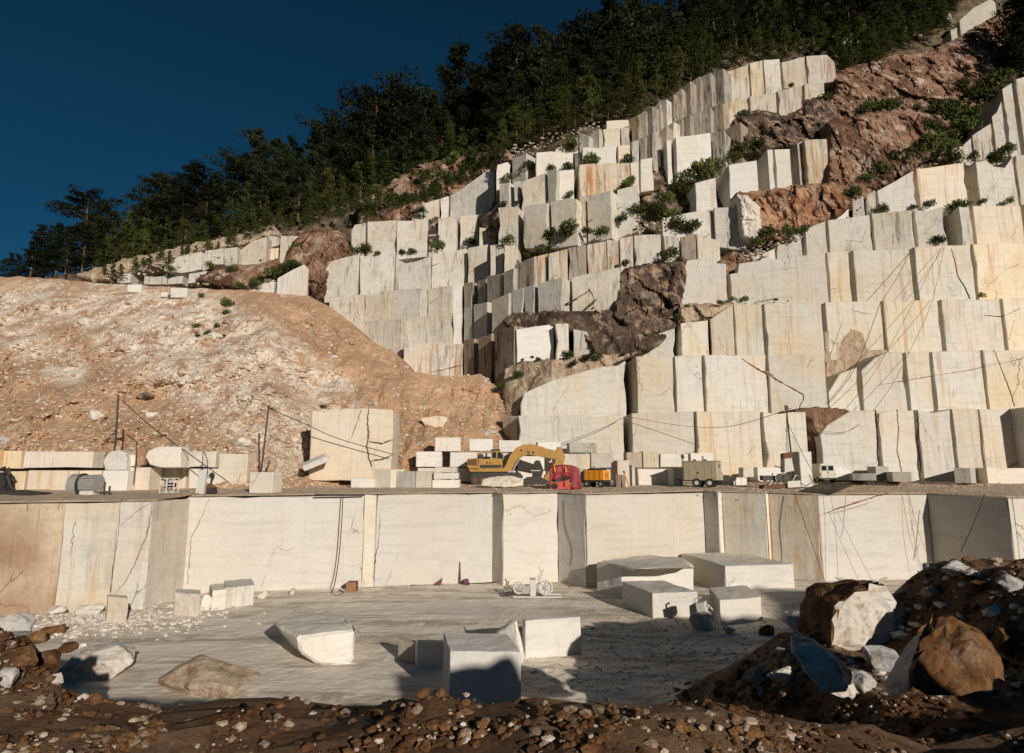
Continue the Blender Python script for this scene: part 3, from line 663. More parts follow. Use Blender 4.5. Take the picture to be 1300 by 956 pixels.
T17 = bl([(589, 600, 359, 357, 394, 392, 46, 'dark', dict(D=5)), (606, 615, 356, 353, 386, 384, 50, 'dark', dict(D=3)), (618, 636, 350, 346, 384, 377, 50, 'dark', dict(D=3)), (639, 650, 345, 339, 374, 368, 50, 'dark', dict(D=3)), (653, 677, 336, 325, 368, 362, 46, 'dark', dict(D=4)), (679, 694, 323, 321, 358, 356, 4, 'rust'),
          (696, 720, 321, 315, 356, 352, 10, 'rust'), (721, 744, 314, 310, 352, 347, 10, 'dark'), (745, 768, 310, 305, 347, 342, 8, 'rust'), (770, 784, 304, 303, 342, 339, 4, 'rust'), (786, 803, 302, 299, 338, 335, 4, 'rust'), (804, 839, 298, 297, 334, 331, 4, 'weath'), (841, 862, 297, 299, 331, 330, -2, 'rust'), (863, 883, 300, 297, 331, 330, 12, 'dark'), (884, 914, 297, 305, 331, 331, -4, 'weath')])
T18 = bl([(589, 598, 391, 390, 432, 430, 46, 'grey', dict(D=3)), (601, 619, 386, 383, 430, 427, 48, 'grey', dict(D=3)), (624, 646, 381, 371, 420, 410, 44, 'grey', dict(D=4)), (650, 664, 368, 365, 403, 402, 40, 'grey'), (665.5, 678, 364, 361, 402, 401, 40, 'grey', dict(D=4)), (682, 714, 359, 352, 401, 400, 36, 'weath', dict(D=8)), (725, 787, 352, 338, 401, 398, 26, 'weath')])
T19 = bl([(418, 461, 378, 372, 412, 410, 6, 'weath', dict(D=3)), (463, 490, 374, 369, 409, 406, 20, 'weath', dict(D=3)), (492, 535, 369, 365, 405, 400, 22, 'weath', dict(D=7)), (543, 573, 366, 361, 400, 397, 26, 'weath', dict(D=5)), (575, 587, 361, 360, 399, 397, -10, 'cream')])
T20 = bl([(445, 459, 408, 408, 436, 436, 10, 'weath', dict(D=3)), (462, 511, 408, 404, 438, 438, 20, 'weath', dict(D=4)), (515, 573, 402, 397, 436, 435, 20, 'weath', dict(D=6)), (575, 587, 397, 396, 435, 435, -10, 'cream')])
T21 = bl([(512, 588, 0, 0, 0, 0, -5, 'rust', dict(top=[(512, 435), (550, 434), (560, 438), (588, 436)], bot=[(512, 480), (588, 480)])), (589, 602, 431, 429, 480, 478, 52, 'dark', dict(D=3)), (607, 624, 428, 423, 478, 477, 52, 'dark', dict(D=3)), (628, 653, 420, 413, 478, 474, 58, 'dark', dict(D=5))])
T22 = bl([(655, 703, 0, 0, 0, 0, -8, 'block', dict(top=[(655, 418), (680, 413), (703, 411)], bot=[(655, 464), (703, 460)])), (705, 722, 411, 410, 457, 455, -6, 'cream'), (727, 762, 0, 0, 0, 0, 8, 'weath', dict(top=[(727, 417), (745, 420), (756, 438), (762, 449)], bot=[(727, 456), (762, 453)]))])
def fcrack(pts, yb, wd, mat='crackfill', dy=-.08):
    xm = sum(p[0] for p in pts)/len(pts); Y = slopeY(xm, yb)+dy; c = crack(None, [pt(x, y, Y) for x, y in pts], wd, mat, .05); q = Vector(pt(xm, pts[0][1], Y)); return c
CR = [([(942, 455), (955, 464), (965, 470), (978, 476), (995, 487), (1012, 496), (1021, 501), (1020, 508), (1014, 520)], 521, .28, 'crackfill'), ([(968, 471), (976, 474), (984, 481), (992, 486)], 521, .8, 'rock'), ([(1208, 316), (1213, 334), (1216, 350), (1224, 362), (1232, 379)], 378, .12, 'rockdark'),
      ([(957, 384), (985, 379), (1012, 372), (1022, 360), (1036, 348), (1046, 338)], 384, .15, 'rockdark'), ([(1274, 344), (1283, 340), (1297, 334)], 377, .14, 'rockdark'), ([(1250, 400), (1272, 402), (1282, 398), (1298, 390)], 442, .12, 'rockdark'), ([(1262, 444), (1272, 470), (1284, 500), (1288, 516)], 518, .12, 'crackfill'),
      ([(1250, 612), (1270, 600), (1292, 588)], 617, .2, 'crackfill'), ([(1139, 520), (1141, 545), (1139, 570), (1145, 600)], 617, .14, 'rockdark'), ([(1112, 520), (1114, 545), (1115, 575), (1117, 600)], 617, .12, 'rockdark'), ([(1165, 521), (1167, 540), (1165, 560), (1170, 600)], 617, .18, 'rockdark'),
      ([(1060, 500), (1120, 488), (1180, 478), (1230, 470), (1300, 455)], 518, .09, 'crackfill'), ([(500, 338), (530, 342), (560, 334)], 362, .1, 'rockdark'), ([(690, 400), (715, 388), (740, 374), (765, 358), (787, 344)], 400, .25, 'rockdark'), ([(735, 399), (752, 385), (770, 368), (785, 352)], 400, .35, 'rockdark'), ([(748, 366), (755, 380), (762, 392)], 400, .1, 'rockdark'),
      ([(430, 368), (446, 374), (470, 373), (500, 367)], 370, .12, 'rockdark'), ([(513, 452), (540, 448), (565, 443), (587, 440)], 478, .12, 'crackfill'), ([(540, 474), (560, 470), (587, 463)], 478, .2, 'rockdark'), ([(545, 385), (560, 375), (574, 368)], 398, .08, 'rockdark'), ([(735, 286), (760, 275), (790, 262), (806, 258)], 284, .12, 'rockdark')]
for pts_, yb_, wd_, m_ in CR:
    best = None; c = fcrack(pts_, yb_, wd_, m_); xm_ = sum(p[0] for p in pts_)/len(pts_)
    for o in bpy.data.objects:
        if o.name.startswith('quarry_bench'):
            k_ = abs(pt(xm_, yb_, slopeY(xm_, yb_)).z-o.location.z)
            if best is None or k_ < best[0]: best = (k_, o)
    c.parent = best[1]; c.location = -best[1].location
# small old cut faces far left
T23 = bl([(208, 257, 0, 0, 0, 0, 6, 'weath', dict(top=[(208, 339), (225, 326), (240, 320), (257, 318)], bot=[(208, 342), (232, 347), (257, 340)], ext=.3)), (260, 283, 318, 314, 341, 341, 4, 'weath', dict(ext=.3)), (284.5, 302, 315, 313, 340, 337, 4, 'weath', dict(ext=.3)),
          (303.5, 339, 0, 0, 0, 0, 2, 'weath', dict(top=[(303.5, 318), (320, 305), (339, 300)], bot=[(303.5, 339), (325, 334), (339, 338)], ext=.3)), (340.5, 355, 299, 299, 315, 312, 2, 'weath', dict(ext=0)), (341, 355, 316, 314, 331, 330, 2, 'ochre', dict(ext=0, dy=1.5)), (356, 380, 299, 298, 334, 330, 0, 'weath', dict(ext=.3))])
T24 = bl([(239, 264, 347, 343, 358, 357, 2, 'weath', dict(ext=.3)), (268, 278, 345, 340, 356, 354, 2, 'weath', dict(ext=.3)), (149, 166, 347, 347, 357, 356, -4, 'cream', dict(ext=.5)), (182, 212, 350, 350, 358, 358, -4, 'weath', dict(ext=.5)), (213, 232, 351, 350, 358, 357, 0, 'weath', dict(ext=.5)),
          (316, 349, 0, 0, 0, 0, -2, 'cream', dict(top=[(316, 366), (332, 351), (349, 354)], bot=[(316, 372), (349, 374)])), (351, 392, 0, 0, 0, 0, -2, 'cream', dict(top=[(351, 353), (372, 341), (386, 335), (392, 342)], bot=[(351, 374), (392, 378)]))])
# natural rock standing between the cut faces
relief('rock_massif', [(1060, 95), (1085, 84), (1120, 75), (1180, 68), (1213, 52), (1240, 36), (1268, 16), (1285, 14), (1292, 60), (1282, 92), (1262, 112), (1240, 128), (1215, 150), (1190, 162), (1150, 158), (1100, 156), (1060, 160), (1045, 140), (1064, 120)], 'rock', dy=-.5, amp=1.7, seed=1, Yf=lambda x, y: slopeY(1150, 165)+(165-y)*.14)
relief('rock_outcrop', [(1053, 156), (1095, 148), (1150, 142), (1190, 146), (1202, 160), (1185, 192), (1150, 218), (1110, 243), (1085, 264), (1058, 278), (1052, 240)], 'rock', dy=-2.5, amp=1.5, seed=2, Yf=lambda x, y: slopeY(1120, 250)+(255-y)*.06)
relief('rock_outcrop', [(944, 262), (937, 248), (1000, 240), (1055, 233), (1080, 258), (1060, 276), (1030, 294), (990, 306), (955, 303)], 'rockred', dy=-2, amp=1.6, seed=3, Yf=lambda x, y: slopeY(1000, 290)+(300-y)*.03)
relief('rock_outcrop', [(937, 250), (948, 250), (962, 265), (965, 302), (950, 306), (942, 300)], 'whiterock', dy=-3.4, amp=1.2, seed=33, Yf=lambda x, y: slopeY(950, 300), step=1.6)
relief('rock_outcrop', [(930, 152), (960, 140), (1000, 150), (1020, 130), (1045, 124), (1060, 150), (1056, 178), (1020, 182), (1000, 186), (970, 190), (940, 196), (928, 190)], 'rockdark', dy=.5, amp=1.6, seed=4)
relief('rock_outcrop', [(785, 350), (800, 341), (850, 334), (872, 333), (868, 360), (862, 382), (866, 402), (850, 420), (820, 428), (795, 412), (778, 402), (784, 372)], 'rockdark', dy=-2.5, amp=1.5, seed=5, Yf=lambda x, y: slopeY(820, 425)+(425-y)*.06)
relief('rock_outcrop', [(640, 406), (655, 400), (700, 397), (780, 397), (800, 404), (825, 400), (858, 404), (852, 422), (828, 440), (803, 449), (760, 452), (752, 435), (738, 420), (700, 412), (655, 418)], 'rockdark', dy=-.7, amp=.8, edge=4, back=1.0, seed=6)
relief('rock_outcrop', [(643, 470), (660, 461), (700, 459), (765, 452), (796, 451), (768, 466), (722, 477), (703, 483), (668, 496), (659, 515), (656, 534), (650, 545), (643, 520), (640, 490)], 'rocktan', dy=-1.4, amp=.8, edge=4, back=1.0, seed=7)
relief('rock_outcrop', [(455, 258), (490, 240), (520, 217), (560, 205), (600, 198), (642, 192), (650, 203), (622, 214), (600, 230), (571, 250), (540, 264), (520, 276), (490, 282), (458, 285)], 'rock', dy=.5, amp=2.2, seed=8)
relief('rock_outcrop', [(368, 314), (380, 297), (415, 291), (436, 300), (442, 318), (420, 344), (412, 372), (400, 384), (391, 350), (375, 332), (360, 342)], 'rock', dy=-1, amp=1.6, seed=9)
relief('rock_outcrop', [(1048, 424), (1058, 416), (1075, 414), (1094, 424), (1100, 447), (1124, 447), (1110, 456), (1096, 470), (1085, 472), (1066, 476), (1055, 500), (1050, 480)], 'rocktan', amp=.16, seed=10, step=1.5, edge=5, back=.35, Yf=lambda x, y: slopeY(1085, 447), dy=-.1)
relief('rock_outcrop', [(1010, 522), (1030, 521), (1062, 520), (1074, 523), (1060, 532), (1046, 540), (1041, 552), (1036, 546), (1030, 531)], 'rock', amp=.2, seed=11, step=1.5, edge=5, back=.7, Yf=lambda x, y: slopeY(1040, 618), dy=-.02)
relief('rock_outcrop', [(1031, 535), (1040, 545), (1040, 570), (1050, 590), (1050, 612), (1032, 612)], 'rock', amp=.6, seed=12, step=1.7, edge=7, back=1.5, Yf=lambda x, y: slopeY(1040, 618), dy=1.5)
relief('rock_outcrop', [(862, 388), (900, 388), (925, 386), (931, 388), (900, 405), (868, 412), (860, 402)], 'rocktan', amp=.7, seed=13, dy=-.8, step=2)
relief('rock_outcrop', [(607, 275), (630, 271), (633, 292), (622, 296), (612, 290)], 'rockdark', amp=.5, seed=14, dy=-.2, step=1.7, edge=6, back=1)
relief('rock_outcrop', [(545, 282), (556, 279), (556, 300), (546, 305)], 'rockdark', amp=.5, seed=15, dy=-.2, step=1.7, edge=5, back=1)
relief('rock_outcrop', [(895, 345), (930, 318), (960, 325), (1000, 305), (1040, 280), (1085, 258), (1140, 225), (1190, 200), (1205, 205), (1160, 218), (1100, 250), (1060, 272), (1000, 300), (975, 318), (935, 340), (925, 352)], 'rock', amp=1.0, seed=16, dy=1.5)
relief('rock_outcrop', [(830, 212), (850, 190), (858, 225), (885, 225), (880, 262), (845, 275), (815, 255), (820, 235)], 'rockdark', amp=1.2, seed=17, dy=4.5)  # dark rock colour carries the notch's black shadow
relief('rock_outcrop', [(250, 355), (275, 338), (300, 340), (338, 336), (352, 332), (352, 350), (330, 352), (315, 367), (280, 364)], 'rock', amp=1, seed=18, dy=-.5)
relief('rock_outcrop', [(100, 350), (150, 335), (200, 322), (255, 310), (300, 302), (345, 288), (352, 298), (303, 312), (255, 318), (215, 332), (180, 345), (120, 358)], 'rocktan', amp=1, seed=19, dy=1)
# ------------------------------------------------------------------ trees and bushes
def tris(rg, V, Fc, c, rad, n, size, flat=.7, up=0):
    for _ in range(n):
        while True:
            d = Vector((rg.uniform(-1, 1), rg.uniform(-1, 1), rg.uniform(-1, 1)))
            if d.length < 1: break
        p = c+Vector((d.x*rad, d.y*rad, d.z*rad*flat)); s = size*rg.uniform(.6, 1.3)
        a = Vector((d.x, d.y, d.z*.6+rg.uniform(-.2, .7)+up)); a = (a+Vector((rg.gauss(0, .4), rg.gauss(0, .4), rg.gauss(0, .4)))).normalized()
        b = a.orthogonal().normalized(); b.rotate(Matrix.Rotation(rg.uniform(0, 6.28), 3, a)); k = len(V)
        V += [p-b*s*.3, p+b*s*.3, p+a*s]; Fc.append((k, k+1, k+2))
def pine(seed, h, bare, width, shape, n_limb, leaf=.5, per=15, lean=0):
    """returns trunk and crown meshes of one pine, h metres tall"""
    rg = random.Random(seed); tb = MB(); ax = []
    for i in range(9):
        t = i/8; ax.append(Vector((lean*t*t*h+.12*rg.gauss(0, 1)*t, .12*rg.gauss(0, 1)*t, t*h)))
    tb.tube(ax, .022*h, 8, .004*h); V = []; Fc = []
    def at(t): i = min(7, int(t*8)); return ax[i].lerp(ax[i+1], t*8-i)
    for k in range(n_limb):
        t = bare+(1-bare)*((k+rg.random())/n_limb); u = (t-bare)/(1-bare)
        L = width*h*shape(u)*rg.uniform(.55, 1.15)+.25; az = rg.uniform(0, 6.28)+k*2.4
        rise = rg.uniform(-.1, .35)+(.5*u*u); b0 = at(min(t, .99)); d = Vector((math.cos(az), math.sin(az), rise)).normalized()
        e = b0+d*L; tb.tube([b0, b0+d*L*.55+Vector((0, 0, -.03*L)), e], .0065*h*(1.2-u), 4, .01)
        for j in range(4):
            f = 1-.24*j*rg.uniform(.8, 1.1); c = b0.lerp(e, max(.08, f))+Vector((rg.gauss(0, .14), rg.gauss(0, .14), rg.gauss(0, .08)))*L*.5
            tris(rg, V, Fc, c, (.30+.16*L)*rg.uniform(.7, 1.2), per, leaf, .32, .25)
    tris(rg, V, Fc, ax[-1], .35+.015*h, per*2, leaf, 1, .3)
    def me(name, V, Fc, m):
        a = bpy.data.meshes.new(name); a.from_pydata([tuple(v) for v in V], [], Fc); a.materials.append(m); a.update(); return a
    return me('trunk', tb.v, tb.f, M['bark']), (V, Fc, me)
def mk(seed, kind):
    sh = {'round': lambda u: (1-(u-.42)**2*2.6)*.95 if u < .75 else max(.12, (1-u)*2.6), 'cone': lambda u: max(.08, 1.05-u), 'tall': lambda u: .75-.55*u+.18*math.sin(u*17+seed), 'flat': lambda u: .35+.85*u if u < .7 else max(.3, (1-u)*2.9)}[kind]
    p = {'round': (12, .18, .27, 46, .30, 34), 'cone': (7, .02, .26, 46, .19, 26), 'tall': (13, .16, .25, 50, .29, 30), 'flat': (12, .48, .30, 28, .30, 40)}[kind]
    tm, (V, Fc, me) = pine(seed, p[0], p[1], p[2], sh, p[3], p[4], p[5], {'flat': .02}.get(kind, 0)*(1 if seed % 2 else -1))
    return dict(h=p[0], trunk=tm, crown=me('crown', V, Fc, M['young' if kind == 'cone' else 'pine']))
PINES = {'old': [mk(11, 'round'), mk(12, 'tall'), mk(13, 'round'), mk(14, 'tall'), mk(15, 'tall')], 'flat': [mk(21, 'flat'), mk(22, 'flat')], 'young': [mk(31, 'cone'), mk(32, 'cone'), mk(33, 'cone')]}
def tree(px, top, base, kind, label, group, dy=0, wide=1.0, idx=None):
    Y = hillY(px, base, 4)+dy; b = pt(px, base, Y); h = (rr(top)-rr(base))*Y
    pr = PINES[kind]; p = pr[idx if idx is not None else random.randrange(len(pr))]; s = h/p['h']
    r = empty('pine_tree', b, random.uniform(0, 6.28), label=label, cat='pine tree', group=group); r.scale = (s*wide, s*wide, s)
    for nme in ('trunk', 'crown'): link(bpy.data.objects.new(nme, p[nme]), r)
    return r
random.seed(21)
SKY = [(-60, 330), (0, 330), (30, 300), (60, 280), (100, 252), (130, 275), (160, 270), (190, 225), (240, 220), (275, 215), (320, 172), (360, 180), (395, 160), (430, 165), (460, 150), (490, 115), (530, 130), (560, 80), (580, 65), (610, 100), (640, 55), (670, 42), (700, 45), (740, 40), (770, 5), (800, -10), (1300, -60), (1500, -90)]
sk = [(2, 330, 372, 'old', 'small dark pine at the left edge of the photo, lowest of the skyline'), (45, 287, 366, 'old', 'dark pine just left of the pine with the bare visible trunk'), (68, 285, 368, 'old', 'dark bushy pine touching the left side of the bare trunked pine'),
      (103, 250, 368, 'flat', 'pine with a tall bare trunk and flat topped crown near the left edge'), (127, 262, 366, 'old', 'leaning dark pine just right of the bare trunked pine'), (152, 300, 358, 'old', 'low dark pine in the skyline gap right of the bare trunked pine'),
      (176, 255, 352, 'old', 'dark pine on the left flank of the first tall skyline clump'), (190, 222, 346, 'old', 'tall pointed pine leading the first skyline clump from the left'), (218, 228, 340, 'old', 'dark pine in the middle of the first skyline clump'),
      (240, 217, 332, 'flat', 'wide crowned pine at the top of the first skyline clump'), (264, 225, 322, 'old', 'dark pine right of the wide crowned pine of the first clump'), (290, 204, 312, 'flat', 'pine with a crown leaning left over the sky gap'),
      (322, 168, 300, 'old', 'tall broad pine rising left of the notch in the skyline'), (345, 180, 296, 'old', 'dark pine behind the tall broad pine left of the notch'), (368, 178, 290, 'old', 'dark pine on the left side of the narrow pointed one'),
      (398, 155, 282, 'old', 'narrow pointed pine with sky on both sides of its tip'), (424, 158, 276, 'flat', 'flat crowned pine right of the narrow pointed one'), (446, 146, 268, 'old', 'dark pine between the flat crowned pine and the dome shaped pine'),
      (470, 126, 262, 'flat', 'pine with long side limbs reaching left into the sky'), (495, 111, 256, 'flat', 'dome shaped pine with grey dead twigs in its crown'), (522, 122, 250, 'old', 'dark pine on the right shoulder of the dome shaped pine'),
      (548, 118, 240, 'old', 'dark pine in the dip before the tallest middle pine'), (578, 62, 228, 'old', 'tall heavy topped pine standing alone above the middle of the skyline'), (604, 88, 222, 'old', 'dark pine right below the tall heavy topped one'),
      (632, 58, 212, 'old', 'narrow dark pine at the left foot of the high skyline clump'), (657, 40, 204, 'old', 'broad dark pine topping the left of the high skyline clump'), (690, 38, 190, 'old', 'dark pine in the centre of the high skyline clump'),
      (714, 60, 182, 'old', 'lower dark pine in the dip of the high clump'), (735, 36, 172, 'flat', 'pine whose limbs reach left beside the last piece of open sky'), (776, -2, 160, 'old', 'very tall dark pine closing the sky at the top of the photo'), (806, -22, 150, 'old', 'dark pine whose tip leaves the top of the photo by the last sky')]
for i, (px, t, b, k, lab) in enumerate(sk):
    tree(px, t, b-14, k, lab, 'pines along the skyline', dy=random.uniform(2, 7), wide={'flat': 1.35}.get(k, 1.0)*random.uniform(.95, 1.15), idx={103: 0}.get(px))
zones = [(-60, 300, 'dark pine in the forest above the dirt slope on the left'), (300, 560, 'dark pine in the forest above the middle of the quarry'), (560, 800, 'dark pine high in the forest left of the streaked upper wall'), (800, 1000, 'dark pine in the deep forest above the streaked upper wall'), (1000, 1500, 'dark pine in the forest above the brown rock massif')]
nt_ = 0
for row in range(9):
    px = -40+random.uniform(0, 14)
    while px < 1290:
        e = lerp_line(EDGE, px); sk_y = lerp_line(SKY, px); base = e-12-row*19+random.uniform(-6, 6); hh = random.uniform(50, 85)*(.75 if px < 200 else 1)
        if 840 < px < 1240 and row == 0: base -= 6
        top = base-hh; lim = sk_y+random.uniform(2, 30)
        if top < lim: top = lim
        if base-top > 34 and base > lerp_line(RIDGE, px)-4 and base > -35:
            lab = next(z[2] for z in zones if z[0] <= px < z[1]); tree(px, top, base, 'old', lab+', '+['first', 'second', 'third', 'fourth', 'fifth', 'sixth', 'seventh', 'eighth', 'ninth'][row]+' row', lab.replace('dark pine', 'dark pines'), dy=random.uniform(-1, 2), wide=random.uniform(.95, 1.35)); nt_ += 1
        px += random.uniform(19, 31)
zy = [(100, 440, 'olive young pine at the forest foot above the left cut faces'), (440, 660, 'olive young pine at the forest foot above the middle benches'), (660, 1060, 'olive young pine at the forest foot beside the streaked upper wall'), (1060, 1300, 'olive young pine above the brown rock massif')]
for row in range(3):
    px = 120+random.uniform(0, 12)
    while px < 1290:
        e = lerp_line(EDGE, px); base = e-(3 if px > 560 else 8)-row*15+random.uniform(-4, 4)
        hh = (random.uniform(20, 34) if row == 0 else random.uniform(30, 46)) if px < 560 else random.uniform(34, 60)
        if px > 900: hh *= .75
        
        if random.random() < .92:
            lab = next(z[2] for z in zy if z[0] <= px < z[1]); tree(px, base-hh, base, 'young', lab+', '+['front', 'middle', 'back'][row]+' row', lab.replace('pine ', 'pines '), dy=-1.5, wide=random.uniform(.95, 1.3)); nt_ += 1
        px += random.uniform(13, 23)
for i, (px, t, b) in enumerate([(1300, -5, 78), (1312, -10, 95), (1330, -10, 110), (1296, 36, 96), (1306, 40, 118), (1225, -60, -6), (1195, -60, 4), (1180, -45, 16), (1155, -30, 22), (1130, -25, 34), (1105, -20, 44), (1080, -5, 56), (1150, 5, 42), (1170, 0, 38), (1118, 10, 58)]):
    tree(px, t, b, 'old', 'dark pine at the top right around the tilted white slab', 'dark pines at the top right', dy=-2 if px < 1250 else -7, wide=1.2)
for px in range(1065, 1215, 11):
    e = lerp_line(EDGE, px)
    for k_ in range(2):
        b_ = e+4-k_*17+random.uniform(-5, 5); tree(px+random.uniform(-5, 5), b_-random.uniform(22, 36), b_, 'young', 'olive young pine above the brown rock massif', 'olive young pines above the brown rock massif', dy=-2, wide=1.4)
for i in range(15):
    px = 18+i*14+random.uniform(-4, 4); tp = lerp_line(SKY, px)+random.uniform(12, 42); b_ = lerp_line(RIDGE, px)+random.uniform(2, 8)
    if b_-tp > 24: tree(px, tp, b_, 'old', 'dark pine filling the forest behind the bare trunked pine', 'dark pines behind the bare trunked pine', dy=2, wide=1.3)
def mkbush(seed, r=1.0, n=480, spiky=0):
    rg = random.Random(seed); V = []; Fc = []
    for k in range(7):
        c = Vector((rg.gauss(0, .27), rg.gauss(0, .25), .4+abs(rg.gauss(0, .32))+spiky*k*.14))
        tris(rg, V, Fc, c, rg.uniform(.3, .5)*(1-.07*k*spiky), n//7, .19, .8, .4)
    me = bpy.data.meshes.new('bush'); me.from_pydata([tuple(v) for v in V], [], Fc); me.materials.append(M['bush']); me.update(); return me
BUSH = [mkbush(s) for s in (1, 2, 3, 4)]+[mkbush(9, spiky=1), mkbush(10, spiky=1)]
def bushes(lst, where, kind=None, dy=-1.2, fn=None):
    lst = sorted(lst); n = len(lst); words = ['leftmost', 'second from the left', 'third from the left', 'fourth from the left', 'fifth from the left', 'sixth from the left', 'seventh from the left', 'eighth from the left', 'ninth from the left', 'tenth from the left', 'eleventh from the left', 'twelfth from the left', 'thirteenth from the left']
    for i, (px, py, s) in enumerate(lst):
        q = fn(px, py) if fn else pt(px, py, slopeY(px, py)+dy); m_ = q.y/F*s/2/.85*1.3
        me = BUSH[random.randrange(4)] if not kind else BUSH[4+random.randrange(2)]
        o = bpy.data.objects.new('bush', me); link(o); o.location = q-Vector((0, 0, .2*m_)); o.rotation_euler[2] = random.uniform(0, 6.28); o.scale = (m_*random.uniform(.9, 1.2), m_, m_*random.uniform(.75, 1.15))
        pos_ = 'rightmost' if i == n-1 and n > 1 else words[i] if i < len(words) else None
        sz = 'large' if s > 26 else 'small' if s < 14 else 'green'
        lab = f"{sz} bush {where}, {pos_}" if n > 1 else f"{sz} bush {where}"
        setp(o, lab if len(lab.split()) <= 16 else f"bush {where}, {pos_}", 'bush', 'bushes on the quarry ledges')
bushes([(445, 322, 16), (466, 322, 20), (479, 323, 9), (510, 322, 9), (525, 322, 10), (557, 317, 16), (598, 312, 15)], 'on the ledge over the curved grey face', dy=-.6)
bushes([(637, 232, 11), (647, 228, 11), (638, 263, 12), (655, 259, 8), (672, 216, 16), (700, 214, 11), (720, 214, 14), (750, 208, 20), (728, 190, 22), (797, 206, 14), (724, 250, 10)], 'on the stepped ledges left of the dark pillars', dy=-1)
bushes([(645, 310, 18), (700, 303, 20), (724, 298, 28), (745, 296, 14), (764, 300, 20), (790, 282, 14), (668, 325, 10), (684, 320, 12), (697, 318, 10), (812, 272, 26), (846, 280, 28), (860, 290, 26), (880, 292, 24)], 'on the middle ledge above the streaked band', dy=-1.6)
bushes([(794, 240, 18), (786, 247, 10), (802, 232, 12)], 'beside the red stone on the upper ledge', dy=-1.4)
bushes([(850, 330, 24), (795, 337, 12), (862, 332, 10), (783, 342, 9), (862, 405, 14), (872, 390, 8), (915, 386, 10)], 'around the dark rock between the benches', dy=-3.4)
bushes([(888, 228, 40), (905, 220, 32), (870, 232, 26), (860, 250, 22), (848, 262, 22), (836, 268, 20)], 'in the shaded notch beside the white cubes', dy=-4)
bushes([(940, 195, 24), (930, 200, 18), (962, 190, 26), (944, 150, 15), (1004, 110, 9), (920, 150, 8), (1046, 130, 20)], 'beneath the rust streaked upper wall', dy=-1.8)
bushes([(1105, 143, 22), (1120, 140, 26), (1135, 138, 22), (1092, 146, 14), (1165, 142, 14), (1212, 180, 22), (1224, 165, 30), (1232, 150, 26), (1206, 195, 22)], 'on the ledge across the brown rock massif', dy=-5)
bushes([(1100, 232, 22), (1118, 225, 24), (1138, 214, 26), (1155, 208, 24), (1085, 250, 22), (1172, 200, 30), (1192, 196, 26), (1018, 296, 20), (1000, 300, 18), (975, 302, 24), (960, 310, 18)], 'along the diagonal ledge under the massif', dy=-3.2)
bushes([(1200, 150, 34), (1218, 145, 34), (1240, 130, 34), (1255, 118, 30), (1185, 168, 28), (1270, 100, 26), (1226, 110, 24), (1180, 182, 26)], 'in the dark gully right of the brown massif', dy=-7)
bushes([(1215, 206, 22), (1258, 203, 18), (1280, 196, 22), (1268, 206, 18), (1236, 204, 14)], 'on the highest right hand bench', dy=-2)
bushes([(1123, 270, 17), (1178, 265, 15), (1218, 264, 20), (1247, 259, 11), (1283, 258, 12), (1192, 308, 15), (1160, 265, 9), (1213, 272, 12)], 'on the right hand bench below the top one', dy=-1.2)
bushes([(1246, 378, 8), (1249, 412, 11), (1246, 400, 7), (1275, 398, 5), (1288, 130, 6), (930, 382, 8), (945, 384, 12), (985, 382, 6)], 'rooted in a crack of the right wall', dy=-1.6)
bushes([(722, 456, 15), (745, 456, 13), (761, 456, 13), (727, 464, 11), (660, 480, 14), (663, 459, 5), (683, 458, 7), (637, 495, 14), (675, 455, 6), (791, 451, 8), (820, 448, 8)], 'on the tan ledge above the excavator', dy=-3)
bushes([(348, 352, 20), (360, 346, 16), (375, 340, 16), (308, 368, 14), (322, 362, 12), (295, 345, 16), (268, 340, 14), (218, 346, 12), (330, 356, 12), (378, 318, 14)], 'on the rubble between the small left faces', dy=-3)
bushes([(470, 270, 18), (500, 268, 26), (515, 262, 24), (540, 236, 24), (560, 232, 22), (535, 275, 15), (598, 218, 26), (575, 214, 20), (480, 250, 20), (455, 272, 18)], 'among the brown rocks below the forest', kind=1, dy=-2)
bushes([(220, 380, 9), (254, 380, 8), (290, 389, 18), (286, 399, 11), (248, 416, 11), (264, 426, 9), (251, 427, 7), (281, 428, 8), (275, 416, 7), (410, 518, 8)], 'low on the dirt slope', dy=0, fn=ondirt)
random.seed(90)
for i in range(34):
    px = 456+i*5.6+random.uniform(-4, 4); e = lerp_line(EDGE, px); b_ = e+random.uniform(-2, 14); tree(px, b_-random.uniform(13, 26), b_, 'young', 'small young pine rooted among the brown rocks below the forest', 'small pines among the brown rocks', dy=-5.5, wide=1.35)
for i in range(46):
    px = random.uniform(1062, 1215); e = lerp_line(EDGE, px); b_ = e+random.uniform(2, 34); tree(px, b_-random.uniform(14, 30), b_, 'young', 'small pine in the scrub between the forest and the brown massif', 'small pines in the scrub above the massif', dy=-6.5, wide=1.5)
for i in range(26):
    px = 130+i*12+random.uniform(-5, 5); e = lerp_line(EDGE, px); b_ = e+random.uniform(-6, 3); tree(px, b_-random.uniform(10, 20), b_, 'young', 'small pine at the forest foot above the left rubble bank', 'small pines above the left rubble bank', dy=-5.5, wide=1.4)
roots = [o for o in bpy.data.objects if o.type == 'EMPTY' and o.name.startswith('pine_tree')]
hts = {'round': 12}
def apparent(o): c = [k_ for k_ in o.children if k_.name.startswith('crown')][0]; return max(v for v in (c.bound_box[6][2], c.bound_box[1][2]))*o.scale[2]/o.location.y
roots.sort(key=apparent, reverse=True); VV = []; FF = []; MI = []; n0 = 0; cache = {}
